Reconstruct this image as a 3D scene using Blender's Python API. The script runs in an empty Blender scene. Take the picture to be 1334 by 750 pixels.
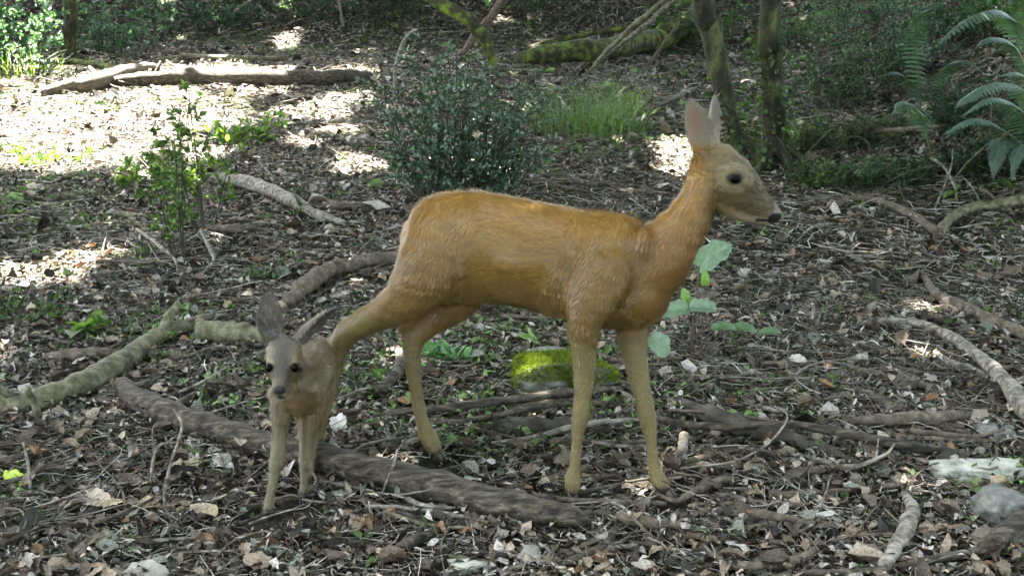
import bpy, math, random
import numpy as np
from mathutils import Vector, Matrix, noise
from mathutils.kdtree import KDTree

R = math.radians
rng = np.random.default_rng(7)
random.seed(7)
C = bpy.context.scene.collection

# ------------------------------------------------------------------ camera
F = 1500.0; CX = 667.0; CY = 375.0; CAMH = 1.33; PITCH = math.atan(475 / 1500)
cd = bpy.data.cameras.new('camera'); cam = bpy.data.objects.new('camera', cd); C.objects.link(cam)
cam.location = (0, 0, CAMH); cam.rotation_euler = (R(90) - PITCH, 0, 0)
cd.sensor_width = 36; cd.lens = F / 1334 * 36; cd.clip_start = 0.05; cd.clip_end = 500
cd.dof.use_dof = True; cd.dof.focus_distance = 3.0; cd.dof.aperture_fstop = 14
bpy.context.scene.camera = cam

# ------------------------------------------------------------------ light
SUN = Vector((-0.42, 0.50, 1.1)).normalized()          # towards the sun: high, behind and to the left
sc = bpy.context.scene
w = bpy.data.worlds.new('World'); sc.world = w; w.use_nodes = True
nt = w.node_tree; nt.nodes.clear()
sky = nt.nodes.new('ShaderNodeTexSky'); sky.sky_type = 'NISHITA'; sky.sun_disc = False
sky.sun_elevation = math.asin(SUN.z); sky.sun_rotation = math.atan2(SUN.x, SUN.y)
sky.air_density = 1.0; sky.dust_density = 3.0; sky.ozone_density = 0.6
hs = nt.nodes.new('ShaderNodeHueSaturation'); hs.inputs['Saturation'].default_value = 0.56
bg = nt.nodes.new('ShaderNodeBackground'); bg.inputs['Strength'].default_value = 0.10
wo = nt.nodes.new('ShaderNodeOutputWorld')
nt.links.new(sky.outputs[0], hs.inputs['Color']); nt.links.new(hs.outputs[0], bg.inputs['Color']); nt.links.new(bg.outputs[0], wo.inputs['Surface'])
sl = bpy.data.lights.new('sun', 'SUN'); sl.energy = 5.0; sl.angle = R(0.53); sl.color = (1.0, 0.93, 0.86)
so = bpy.data.objects.new('sun', sl); C.objects.link(so)
so.rotation_euler = (-SUN).to_track_quat('-Z', 'Y').to_euler()
vs = sc.view_settings
vs.view_transform = 'Standard'; vs.look = 'None'; vs.gamma = 1.0; vs.use_curve_mapping = False
vs.exposure = 5.05
sc.cycles.max_bounces = 6; sc.cycles.diffuse_bounces = 4; sc.cycles.glossy_bounces = 2; sc.cycles.transmission_bounces = 3
sc.cycles.transparent_max_bounces = 4
sc.cycles.use_denoising = True
sc.cycles.caustics_reflective = False; sc.cycles.caustics_refractive = False
sc.cycles.sample_clamp_indirect = 4.0

# ------------------------------------------------------------------ noise, terrain, pixel helpers
def _h(ix, iy, s):
    n = (ix.astype(np.int64) * 374761393 + iy.astype(np.int64) * 668265263 + s * 974634777) & 0xffffffff
    n = ((n ^ (n >> 13)) * 1274126177) & 0xffffffff
    return ((n ^ (n >> 16)) & 0xffffff) / float(0xffffff)
def vn(x, y, s=0):
    x = np.asarray(x, float); y = np.asarray(y, float)
    x0 = np.floor(x); y0 = np.floor(y); fx = x - x0; fy = y - y0
    fx = fx * fx * (3 - 2 * fx); fy = fy * fy * (3 - 2 * fy)
    a = _h(x0, y0, s); b = _h(x0 + 1, y0, s); c = _h(x0, y0 + 1, s); d = _h(x0 + 1, y0 + 1, s)
    return (a * (1 - fx) + b * fx) * (1 - fy) + (c * (1 - fx) + d * fx) * fy
def sst(t):
    t = np.clip(t, 0, 1); return t * t * (3 - 2 * t)
def ht(x, y):
    x = np.asarray(x, float); y = np.asarray(y, float)
    h = 0.035 * (vn(x * 1.1, y * 1.1, 1) - .5) + 0.02 * (vn(x * 3.3, y * 3.3, 2) - .5) + 0.10 * (vn(x * .3, y * .3, 3) - .5) * sst((y - 3.5) / 4)
    h = h + 0.006 * (vn(x * 11, y * 11, 4) - .5)
    h = h + (1.5 + 1.0 * (vn(x * .4, 3.3 + 0 * y, 5) - .5)) * sst((y - 12.6 - 1.5 * (vn(x * .5, 0 * y, 9) - .5)) / 5.0)
    h = h + 0.7 * sst((x - 1.75 - .12 * (y - 6)) / 2.2) * sst((y - 4.6) / 2.2)
    return h
def ht1(x, y): return float(ht(x, y))
cp, sp_ = math.cos(PITCH), math.sin(PITCH)
def ray(px, py):
    a = (px - CX) / F; b = -(py - CY) / F
    return Vector((a, cp + b * sp_, -sp_ + b * cp))
def D(px, py, Y):                                      # point seen at that pixel in the plane y = Y
    d = ray(px, py); t = Y / d.y
    return Vector((d.x * t, Y, CAMH + d.z * t))
def G(px, py, lift=0.0):                               # point on the ground (plus lift) seen at that pixel
    d = ray(px, py); lo = 1.0; prev = lo
    t = 1.2
    while t < 40:
        if CAMH + d.z * t < ht1(d.x * t, d.y * t) + lift: break
        prev = t; t += 0.1
    a, b = prev, t
    for _ in range(18):
        m = (a + b) / 2
        if CAMH + d.z * m < ht1(d.x * m, d.y * m) + lift: b = m
        else: a = m
    return Vector((d.x * b, d.y * b, CAMH + d.z * b))
def zc(p): return p.y * cp + (CAMH - p.z) * sp_
def pxm(p): return F / zc(p)                           # pixels per metre there

# ------------------------------------------------------------------ materials
def mat(name):
    m = bpy.data.materials.new(name); m.use_nodes = True
    n = m.node_tree; b = n.nodes['Principled BSDF']; return m, n, b
def N(n, t, **k):
    x = n.nodes.new(t)
    for a, v in k.items():
        if a in x.inputs: x.inputs[a].default_value = v
        else: setattr(x, a, v)
    return x
def ramp(n, stops):
    r = n.nodes.new('ShaderNodeValToRGB'); e = r.color_ramp.elements
    while len(e) < len(stops): e.new(0.5)
    for k, (p, c) in enumerate(stops): e[k].position = p; e[k].color = (*c, 1)
    return r
def noise_mat(name, stops, scale, rough=.8, bump=.4, bscale=None, stretch=(1, 1, 1), spec=.3, dist=.01, detail=6):
    m, n, b = mat(name); L = n.links
    tc = N(n, 'ShaderNodeTexCoord'); mp = N(n, 'ShaderNodeMapping'); mp.inputs['Scale'].default_value = stretch
    oi = N(n, 'ShaderNodeObjectInfo'); va = N(n, 'ShaderNodeVectorMath', operation='SCALE'); va.inputs[0].default_value = (17, 31, 23)
    L.new(oi.outputs['Random'], va.inputs['Scale']); L.new(va.outputs[0], mp.inputs['Location'])
    L.new(tc.outputs['Object'], mp.inputs['Vector'])
    ns = N(n, 'ShaderNodeTexNoise', Scale=scale, Detail=detail, Roughness=.65); L.new(mp.outputs[0], ns.inputs['Vector'])
    r = ramp(n, stops); L.new(ns.outputs['Fac'], r.inputs['Fac']); L.new(r.outputs[0], b.inputs['Base Color'])
    n2 = N(n, 'ShaderNodeTexNoise', Scale=bscale or scale * 3, Detail=5.0, Roughness=.7); L.new(mp.outputs[0], n2.inputs['Vector'])
    bp = N(n, 'ShaderNodeBump', Strength=bump, Distance=dist); L.new(n2.outputs['Fac'], bp.inputs['Height']); L.new(bp.outputs[0], b.inputs['Normal'])
    b.inputs['Roughness'].default_value = rough; b.inputs['Specular IOR Level'].default_value = spec
    return m
def attr_mat(name, rough=.6, spec=.4, trans=0.0, tcol=(1, 1, 1), bump=0.0, bscale=60, bdist=.002, mottle=0.0, mscale=150):
    m, n, b = mat(name); L = n.links
    at = N(n, 'ShaderNodeAttribute', attribute_name='tint'); src = at.outputs['Color']
    if mottle:
        t0 = N(n, 'ShaderNodeTexCoord'); n0 = N(n, 'ShaderNodeTexNoise', Scale=float(mscale), Detail=5.0, Roughness=.7); L.new(t0.outputs['Object'], n0.inputs['Vector'])
        mr = N(n, 'ShaderNodeMapRange'); mr.inputs['From Min'].default_value = .33; mr.inputs['From Max'].default_value = .67; mr.inputs['To Min'].default_value = 1 - mottle; mr.inputs['To Max'].default_value = 1 + mottle
        L.new(n0.outputs['Fac'], mr.inputs['Value']); vm = N(n, 'ShaderNodeVectorMath', operation='SCALE'); L.new(src, vm.inputs[0]); L.new(mr.outputs[0], vm.inputs['Scale']); src = vm.outputs[0]
    L.new(src, b.inputs['Base Color'])
    b.inputs['Roughness'].default_value = rough; b.inputs['Specular IOR Level'].default_value = spec
    if bump:
        n2 = N(n, 'ShaderNodeTexNoise', Scale=bscale, Detail=4.0); tc = N(n, 'ShaderNodeTexCoord'); L.new(tc.outputs['Object'], n2.inputs['Vector'])
        bp = N(n, 'ShaderNodeBump', Strength=bump, Distance=bdist); L.new(n2.outputs['Fac'], bp.inputs['Height']); L.new(bp.outputs[0], b.inputs['Normal'])
    if trans:
        t = N(n, 'ShaderNodeBsdfTranslucent'); mx = N(n, 'ShaderNodeMixShader'); mx.inputs[0].default_value = trans
        ml = N(n, 'ShaderNodeMix', data_type='RGBA', blend_type='MULTIPLY'); ml.inputs[0].default_value = 1.0
        L.new(at.outputs['Color'], ml.inputs[6]); ml.inputs[7].default_value = (*tcol, 1); L.new(ml.outputs[2], t.inputs['Color'])
        out = n.nodes['Material Output']; L.new(b.outputs[0], mx.inputs[1]); L.new(t.outputs[0], mx.inputs[2]); L.new(mx.outputs[0], out.inputs['Surface'])
    return m
M = {}
M['grey_bark'] = noise_mat('grey_bark', [(.38, (.009, .007, .004)), (.47, (.034, .027, .018)), (.56, (.065, .054, .036)), (.70, (.15, .135, .10))], 75, .85, 1.0, 130, (.22, 1, 1), dist=.006, detail=10)
M['pale_wood'] = noise_mat('pale_wood', [(.36, (.03, .025, .018)), (.47, (.11, .095, .072)), (.57, (.20, .18, .145)), (.72, (.33, .30, .26))], 60, .75, .8, 90, (.4, 1, 1), dist=.004, detail=10)
M['brown_bark'] = noise_mat('brown_bark', [(.3, (.025, .019, .013)), (.5, (.085, .066, .045)), (.75, (.20, .165, .12))], 38, .8, .9, 80, dist=.007)
M['olive_bark'] = noise_mat('olive_bark', [(.32, (.025, .022, .012)), (.5, (.085, .078, .042)), (.7, (.19, .175, .11))], 30, .75, .6, 50, dist=.006)
M['dark_bark'] = noise_mat('dark_bark', [(.35, (.014, .012, .009)), (.55, (.05, .043, .031)), (.8, (.12, .11, .085))], 14, .85, .8, 45, dist=.008)
M['mossy_bark'] = noise_mat('mossy_bark', [(.36, (.02, .017, .01)), (.48, (.045, .04, .02)), (.56, (.08, .115, .015)), (.72, (.19, .26, .03))], 12, .9, .9, 90, dist=.010)
M['trunk_bark'] = noise_mat('trunk_bark', [(.38, (.008, .007, .004)), (.5, (.026, .026, .012)), (.6, (.06, .068, .022)), (.75, (.13, .14, .06))], 14, .9, .9, 40, (1, 1, .5), dist=.012)
M['stone'] = noise_mat('stone', [(.3, (.05, .05, .042)), (.5, (.12, .12, .105)), (.75, (.22, .22, .19))], 30, .9, .9, 90, dist=.004)
M['pale_stone'] = noise_mat('pale_stone', [(.3, (.10, .10, .08)), (.48, (.27, .27, .22)), (.75, (.42, .42, .36))], 30, .85, .9, 90, dist=.003)
M['cut_wood'] = noise_mat('cut_wood', [(.3, (.30, .25, .18)), (.7, (.5, .43, .33))], 30, .8, .3)
M['litter'] = attr_mat('litter', .5, .28, .08, (1, .9, .7), bump=.7, bscale=220, bdist=.003, mottle=.6, mscale=170)
M['leaf'] = attr_mat('leaf', .5, .4, .35, (1.6, 1.9, .7))
M['gloss_leaf'] = attr_mat('gloss_leaf', .32, .6, .2, (1.4, 1.8, .7))
M['canopy_leaf'] = attr_mat('canopy_leaf', .5, .4, .15, (1.5, 1.7, .8))
M['fur'] = attr_mat('fur', .62, .3, .0, bump=.25, bscale=90, bdist=.002)
M['hair'] = attr_mat('hair', .42, .6, .2, (1.15, 1.0, .75))
M['moss'] = attr_mat('moss', .8, .2, .35, (1.4, 1.5, .6))
m, n, b = mat('eye'); b.inputs['Base Color'].default_value = (.006, .005, .004, 1); b.inputs['Roughness'].default_value = .04; b.inputs['Specular IOR Level'].default_value = .06; b.inputs['Base Color'].default_value = (.0012, .001, .0008, 1); M['eye'] = m
m, n, b = mat('hoof'); b.inputs['Base Color'].default_value = (.035, .03, .024, 1); b.inputs['Roughness'].default_value = .45; M['hoof'] = m

# ground soil
m, n, b = mat('forest_soil'); L = n.links
tc = N(n, 'ShaderNodeTexCoord'); a1 = N(n, 'ShaderNodeTexNoise', Scale=55.0, Detail=8.0, Roughness=.75); a2 = N(n, 'ShaderNodeTexNoise', Scale=1.3, Detail=5.0)
L.new(tc.outputs['Object'], a1.inputs['Vector']); L.new(tc.outputs['Object'], a2.inputs['Vector'])
r1 = ramp(n, [(.32, (.008, .007, .005)), (.5, (.022, .018, .012)), (.64, (.06, .05, .036)), (.8, (.15, .13, .10))]); L.new(a1.outputs[0], r1.inputs[0])
r2 = ramp(n, [(.3, (.012, .014, .006)), (.55, (.03, .042, .012)), (.75, (.07, .095, .022))]); L.new(a1.outputs[0], r2.inputs[0])
rm = ramp(n, [(.48, (0, 0, 0)), (.58, (1, 1, 1))]); L.new(a2.outputs[0], rm.inputs[0])
mx = N(n, 'ShaderNodeMix', data_type='RGBA'); L.new(rm.outputs[0], mx.inputs[0]); L.new(r1.outputs[0], mx.inputs[6]); L.new(r2.outputs[0], mx.inputs[7])
L.new(mx.outputs[2], b.inputs['Base Color']); b.inputs['Roughness'].default_value = .9; b.inputs['Specular IOR Level'].default_value = .15
bp = N(n, 'ShaderNodeBump', Strength=.9, Distance=.02); L.new(a1.outputs[0], bp.inputs['Height']); L.new(bp.outputs[0], b.inputs['Normal'])
M['soil'] = m

# ------------------------------------------------------------------ mesh helpers
def tag(o, label=None, cat=None, group=None, kind=None):
    if label: o['label'] = label
    if cat: o['category'] = cat
    if group: o['group'] = group
    if kind: o['kind'] = kind
    return o
def thing(name, loc, label, cat, group=None):
    o = bpy.data.objects.new(name, None); o.empty_display_size = .1; C.objects.link(o); o.location = loc
    return tag(o, label, cat, group)
def fast(name, V, Q, material, col=None, parent=None, origin=None, smooth=False):
    """numpy verts (n,3), faces (m,k) all of one size"""
    V = np.asarray(V, np.float32); Q = np.asarray(Q, np.int32); k = Q.shape[1]
    if parent is not None and origin is None: origin = parent.location
    if origin is not None: V = V - np.array(origin, np.float32)
    me = bpy.data.meshes.new(name); me.vertices.add(len(V)); me.vertices.foreach_set('co', V.ravel())
    me.loops.add(Q.size); me.loops.foreach_set('vertex_index', Q.ravel())
    me.polygons.add(len(Q)); me.polygons.foreach_set('loop_start', np.arange(0, Q.size, k, dtype=np.int32))
    me.polygons.foreach_set('loop_total', np.full(len(Q), k, np.int32))
    if smooth: me.polygons.foreach_set('use_smooth', np.ones(len(Q), bool))
    me.update(calc_edges=True)
    if col is not None:
        a = me.attributes.new('tint', 'FLOAT_COLOR', 'POINT')
        a.data.foreach_set('color', np.concatenate([col, np.ones((len(col), 1))], 1).astype(np.float32).ravel())
    me.materials.append(material)
    o = bpy.data.objects.new(name, me); C.objects.link(o)
    if parent is not None: o.parent = parent
    elif origin is not None: o.location = origin
    return o
class MB:
    def __init__(s): s.v = []; s.f = []; s.c = []
    def add(s, v, f, c=None):
        k = len(s.v); s.v += [tuple(p) for p in v]; s.f += [tuple(i + k for i in q) for q in f]
        if c is not None: s.c += [c] * len(v)
    def build(s, name, material, parent=None, origin=None, smooth=True):
        if parent is not None and origin is None: origin = parent.location
        o0 = Vector(origin) if origin is not None else Vector((0, 0, 0))
        me = bpy.data.meshes.new(name); me.from_pydata([tuple(Vector(p) - o0) for p in s.v], [], s.f); me.update()
        if smooth: me.polygons.foreach_set('use_smooth', np.ones(len(me.polygons), bool))
        if s.c:
            a = me.attributes.new('tint', 'FLOAT_COLOR', 'POINT')
            a.data.foreach_set('color', np.array([(*c, 1) for c in s.c], np.float32).ravel())
        me.materials.append(material)
        o = bpy.data.objects.new(name, me); C.objects.link(o)
        if parent is not None: o.parent = parent
        elif origin is not None: o.location = o0
        return o
def catmull(P, n):
    """P list of tuples (any dimension) -> list of interpolated np arrays"""
    P = [np.array(p, float) for p in P]; P = [2 * P[0] - P[1]] + P + [2 * P[-1] - P[-2]]; out = []
    for i in range(1, len(P) - 2):
        a, b, c, d = P[i - 1:i + 3]
        for k in range(n):
            t = k / n
            out.append(.5 * (2 * b + (c - a) * t + (2 * a - 5 * b + 4 * c - d) * t * t + (3 * b - a - 3 * c + d) * t ** 3))
    out.append(P[-2]); return out
def tube(pts, rs, n=10, rough=.12, seed=0, flat=1.0, endtaper=True):
    pts = [Vector(p[:3]) for p in pts]; m = len(pts); V = []; Fc = []
    up = Vector((0.13, .21, .97)); ang0 = seed * 1.7
    for i, p in enumerate(pts):
        t = (pts[min(i + 1, m - 1)] - pts[max(i - 1, 0)]).normalized()
        if abs(t.dot(up)) > .9: up = Vector((.9, .3, .1)) if abs(t.x) < .8 else Vector((0, 1, .1))
        a = t.cross(up).normalized(); bb = a.cross(t).normalized(); up = bb
        for k in range(n):
            g = 2 * math.pi * k / n + ang0
            d = a * math.cos(g) + bb * math.sin(g) * flat
            q = p + d * rs[i]
            f = 1 + rough * (noise.noise(q * (0.55 / max(rs[i], .004)) + Vector((seed, seed * 2, 0))) * 1.6)
            V.append(p + d * rs[i] * f)
    for i in range(m - 1):
        for k in range(n):
            a = i * n + k; b = i * n + (k + 1) % n
            Fc.append((a, b, b + n, a + n))
    V.append(pts[0]); V.append(pts[-1]); s = len(V) - 2
    for k in range(n):
        Fc.append((s, (k + 1) % n, k)); Fc.append((s + 1, (m - 1) * n + k, (m - 1) * n + (k + 1) % n))
    return V, Fc
bseed = [0]
def fallen(name, label, cat, pts, material, sides=10, rough=.14, stubs=0, group=None, lift=1.15, wob=.10, sub=6):
    """branch lying on the ground: pts = (px, py, width_px[, height above the ground in m]) down its middle line"""
    bseed[0] += 1; sd = bseed[0]; W = []
    for p in pts:
        g = G(p[0], p[1]); r = p[2] / 2 / pxm(g); h = (p[3] if len(p) > 3 else 0)
        q = G(p[0], p[1], r * lift + .012 + h); W.append((*q, r))
    S = catmull(W, sub)
    for i, s in enumerate(S):
        nz = noise.noise_vector(Vector((i * .45, sd * 3.7, 0)))
        s[:3] += np.array(nz) * s[3] * wob * 3
        s[3] = max(s[3] * (1 + .18 * noise.noise(Vector((i * .6, sd * 1.3, 4)))), .0012)
    mb = MB(); v, f = tube([s[:3] for s in S], [s[3] for s in S], sides, rough, sd); mb.add(v, f)
    rr = random.Random(sd)
    for k in range(stubs):
        i = rr.randrange(2, len(S) - 2); s = S[i]; d = Vector(S[i + 1][:3] - S[i - 1][:3]).normalized()
        sd_ = Vector((rr.uniform(-1, 1), rr.uniform(-1, 1), rr.uniform(.2, 1))).normalized(); q = (d * .6 + sd_).normalized()
        ln = s[3] * rr.uniform(2, 5); c = Vector(s[:3])
        v, f = tube([c, c + q * ln * .6, c + q * ln], [s[3] * .45, s[3] * .3, s[3] * .16], 6, .1, k); mb.add(v, f)
    o = mb.build(name, M[material], origin=Vector(W[0][:3]))
    return tag(o, label, cat, group)

def leaning(label, pts, material, sides=8, name='leaning_branch', cat='branch', sub=6, wob=.1):
    """branch whose foot (last point) stands on the ground; the others hang in the planes dY metres from it"""
    bseed[0] += 1; sd = bseed[0]; foot = G(pts[-1][0], pts[-1][1]); W = []
    for p in pts:
        q = D(p[0], p[1], foot.y + (p[3] if len(p) > 3 else 0)); W.append((*q, p[2] / 2 / pxm(q)))
    S = catmull(W, sub)
    for i, s in enumerate(S):
        s[:3] += np.array(noise.noise_vector(Vector((i * .45, sd * 3.7, 0)))) * s[3] * wob * 4
        s[3] = max(s[3] * (1 + .2 * noise.noise(Vector((i * .6, sd * 1.3, 4)))), .0012)
    mb = MB(); v, f = tube([s[:3] for s in S], [s[3] for s in S], sides, .14, sd); mb.add(v, f)
    return tag(mb.build(name, M[material], origin=foot), label, cat)

# ------------------------------------------------------------------ ground sheet
def ground():
    xs = np.concatenate([np.linspace(-60, -9, 30)[:-1], np.linspace(-9, -3, 50)[:-1], np.linspace(-3, 3.4, 200)[:-1], np.linspace(3.4, 10, 50)[:-1], np.linspace(10, 60, 30)])
    ys = np.concatenate([np.linspace(-30, 1.2, 20)[:-1], np.linspace(1.2, 5, 130)[:-1], np.linspace(5, 19, 160)[:-1], np.linspace(19, 90, 30)])
    X, Y = np.meshgrid(xs, ys); Z = ht(X, Y); V = np.stack([X, Y, Z], -1).reshape(-1, 3)
    nx = len(xs); I = np.arange(len(ys) * nx).reshape(len(ys), nx)
    Q = np.stack([I[:-1, :-1], I[:-1, 1:], I[1:, 1:], I[1:, :-1]], -1).reshape(-1, 4)
    o = fast('ground', V, Q, M['soil'], smooth=True); tag(o, kind='structure')
ground()

# ------------------------------------------------------------------ leaf particles as real faces
def rot_frames(n, tilt, r):
    """random frames: normal tilted from up by |N(0,tilt)|, free spin"""
    az = r.uniform(0, 2 * np.pi, n); tl = np.abs(r.normal(0, tilt, n)); sp = r.uniform(0, 2 * np.pi, n)
    nz = np.stack([np.sin(tl) * np.cos(az), np.sin(tl) * np.sin(az), np.cos(tl)], 1)
    t = np.stack([np.cos(sp), np.sin(sp), np.zeros(n)], 1)
    t = t - nz * (t * nz).sum(1, keepdims=True); t /= np.linalg.norm(t, axis=1, keepdims=True) + 1e-9
    b = np.cross(nz, t); return t, b, nz
def leaves(P, T, B, NZ, ln, wd, col, r, fold=.25, curl=.3, jag=.12):
    """8-vertex curled leaves; returns V, Q, colours"""
    n = len(P)
    u = np.array([0, .28, .28, .28, .68, .68, .68, 1.0]); v = np.array([0, -1, 0, 1, -.85, 0, .85, 0])
    U = np.tile(u, (n, 1)) + r.normal(0, jag * .5, (n, 8)); Vv = np.tile(v, (n, 1)) * (1 + r.normal(0, jag * 2, (n, 8)))
    fo = r.normal(fold, fold, (n, 1)); cu = r.normal(curl, curl, (n, 1))
    H = np.abs(v)[None, :] * fo * wd[:, None] * .6 - cu * (U - .45) ** 2 * ln[:, None] + r.normal(0, .04, (n, 8)) * ln[:, None]
    pos = P[:, None, :] + T[:, None, :] * ((U - .5) * ln[:, None])[..., None] + B[:, None, :] * (Vv * wd[:, None] * .5)[..., None] + NZ[:, None, :] * H[..., None]
    f = np.array([[0, 1, 2, 2], [0, 2, 3, 3], [1, 4, 5, 2], [2, 5, 6, 3], [4, 7, 5, 5], [5, 7, 6, 6]])
    tri = np.array([[0, 2, 1], [0, 3, 2], [1, 2, 5], [1, 5, 4], [2, 3, 6], [2, 6, 5], [4, 5, 7], [5, 6, 7]])
    Q = (tri[None] + (np.arange(n) * 8)[:, None, None]).reshape(-1, 3)
    return pos.reshape(-1, 3), Q, np.repeat(col, 8, 0)
PAL = np.array([(.31, .28, .24), (.27, .22, .16), (.080, .064, .042), (.016, .013, .008), (.125, .135, .10), (.045, .08, .02), (.17, .10, .055), (.36, .335, .30)])
PRB = np.array([.13, .12, .22, .37, .07, .03, .03, .03])
BARE = [(G(px, py).x, G(px, py).y, ax, ay) for px, py, ax, ay in ((1160, 370, .75, .5), (960, 480, .45, .22), (1120, 450, .4, .2), (980, 300, .5, .35), (1240, 250, .8, .5), (700, 250, .5, .4), (120, 330, .6, .4))]
def trod(x, y):
    """0 where a hoof presses the litter flat, 1 away from it"""
    t = np.ones(np.shape(x))
    for hx, hy in ((-.522, 2.726), (-.19, 2.693), (.146, 2.495), (.381, 2.504), (-.574, 2.396), (-.504, 2.485)): t = np.minimum(t, 1 - np.exp(-(((x - hx) / .055) ** 2 + ((y - hy + .035) / .085) ** 2) ** 2))
    return t
def litter():
    Vs, Qs, Cs = [], [], []; k = 0
    for (y0, y1, den, l0, l1) in ((1.7, 4.0, 8500, .010, .046), (4.0, 7.5, 3000, .014, .055), (7.5, 15.5, 850, .03, .065)):
        wmax = .5 * y1 + .7; A = (y1 - y0) * 2 * wmax; n = int(A * den)
        x = rng.uniform(-wmax, wmax, n); y = rng.uniform(y0, y1, n)
        keep = (np.abs(x) < .5 * y + .7)
        cl = vn(x * 4, y * 4, 21) * .6 + vn(x * 1.3, y * 1.3, 22) * .4          # bare soil shows through in places
        keep &= rng.uniform(0, 1, n) < np.clip((cl - .2) * 3.4, .35, 1)
        for sx, sy, ax, ay in BARE: keep &= ~((((x - sx) / ax) ** 2 + ((y - sy) / ay) ** 2 < .6 + .9 * vn(x * 3, y * 3, 24)) & (rng.uniform(0, 1, n) < .62))
        keep &= rng.uniform(0, 1, len(x)) < .3 + .7 * trod(x, y)
        x = x[keep]; y = y[keep]; n = len(x)
        T, B, NZ = rot_frames(n, .85, rng)
        ln = l0 + (l1 - l0) * rng.beta(1.4, 3.0, n) ; big = (rng.uniform(0, 1, n) < .022) & (trod(x, y) > .8); ln *= .45 + .55 * trod(x, y); ln[big] *= 2.5
        wd = ln * (.12 + .62 * rng.uniform(0, 1, n) ** 1.6); wd[big] = ln[big] * rng.uniform(.45, .7, big.sum())
        z = ht(x, y) + rng.uniform(0, 1, n) ** 1.5 * (.016 + .046 * vn(x * 6, y * 6, 23)) * (.15 + .85 * trod(x, y)) + .002
        c = PAL[rng.choice(len(PAL), n, p=PRB / PRB.sum())] * rng.uniform(.65, 1.25, (n, 1))
        g = (vn(x * 1.6, y * 1.6, 31) > .56) & (rng.uniform(0, 1, n) < .38)
        c[g] = np.array((.07, .12, .03)) * rng.uniform(.6, 1.8, (g.sum(), 1))
        V, Q, cc = leaves(np.stack([x, y, z], 1), T, B, NZ, ln, wd, c, rng, .4, .6, .16)
        Vs.append(V); Qs.append(Q + k); Cs.append(cc); k += len(V)
    o = fast('leaf_litter', np.concatenate(Vs), np.concatenate(Qs), M['litter'], np.concatenate(Cs))
    tag(o, 'brown and pale grey dead leaves covering the forest floor', 'leaf litter', kind='stuff')
litter()
def whole_leaves():
    r = np.random.default_rng(77); n = 3200; y = 1.8 + 5.0 * r.uniform(0, 1, n) ** 1.3; x = r.uniform(-1, 1, n) * (.5 * y + .5)
    kk = trod(x, y) > .85; x = x[kk]; y = y[kk]; n = len(x)
    ln = r.uniform(.026, .062, n); wd = ln * r.uniform(.45, .8, n); T, B, NZ = rot_frames(n, .38, r); z = ht(x, y) + r.uniform(.012, .04, n)
    nu, nv = 9, 5; V = []; ph = r.uniform(0, 6.28, n); cu = r.normal(.5, .6, n); cf = r.normal(.35, .35, n); lob = r.uniform(.0, .28, n)
    P0 = np.stack([x, y, z], 1)
    for i in range(nu):
        u = i / (nu - 1); prof = np.maximum(math.sin(math.pi * min(1, u * .93 + .05)), .02) ** .75 * (1 + lob * np.sin(u * 15 + ph)) * (1 + r.normal(0, .06, n))
        for j in range(nv):
            v = j / (nv - 1) * 2 - 1; w_ = prof * wd * .5
            hgt = abs(v) ** 1.5 * cf * wd * .5 - cu * (u - .45) ** 2 * ln + r.normal(0, .018, n) * ln
            V.append(P0 + T * ((u - .5) * ln)[:, None] + B * (v * w_)[:, None] + NZ * hgt[:, None])
    V = np.stack(V, 1).reshape(-1, 3); f = [(i * nv + j, i * nv + j + 1, (i + 1) * nv + j + 1, (i + 1) * nv + j) for i in range(nu - 1) for j in range(nv - 1)]
    Q = (np.array(f)[None] + (np.arange(n) * nu * nv)[:, None, None]).reshape(-1, 4)
    c = np.array([(.22, .17, .115), (.12, .09, .06), (.065, .048, .032), (.28, .25, .20), (.15, .15, .115), (.19, .11, .055), (.30, .24, .15)])[r.choice(7, n, p=(.17, .25, .27, .10, .12, .05, .04))] * r.uniform(.5, 1.0, (n, 1))
    o = fast('whole_leaf_litter', V, Q, M['litter'], np.repeat(c, nu * nv, 0), smooth=True)
    tag(o, 'larger whole dead leaves strewn over the broken leaf litter', 'leaf litter', kind='stuff')
whole_leaves()
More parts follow.
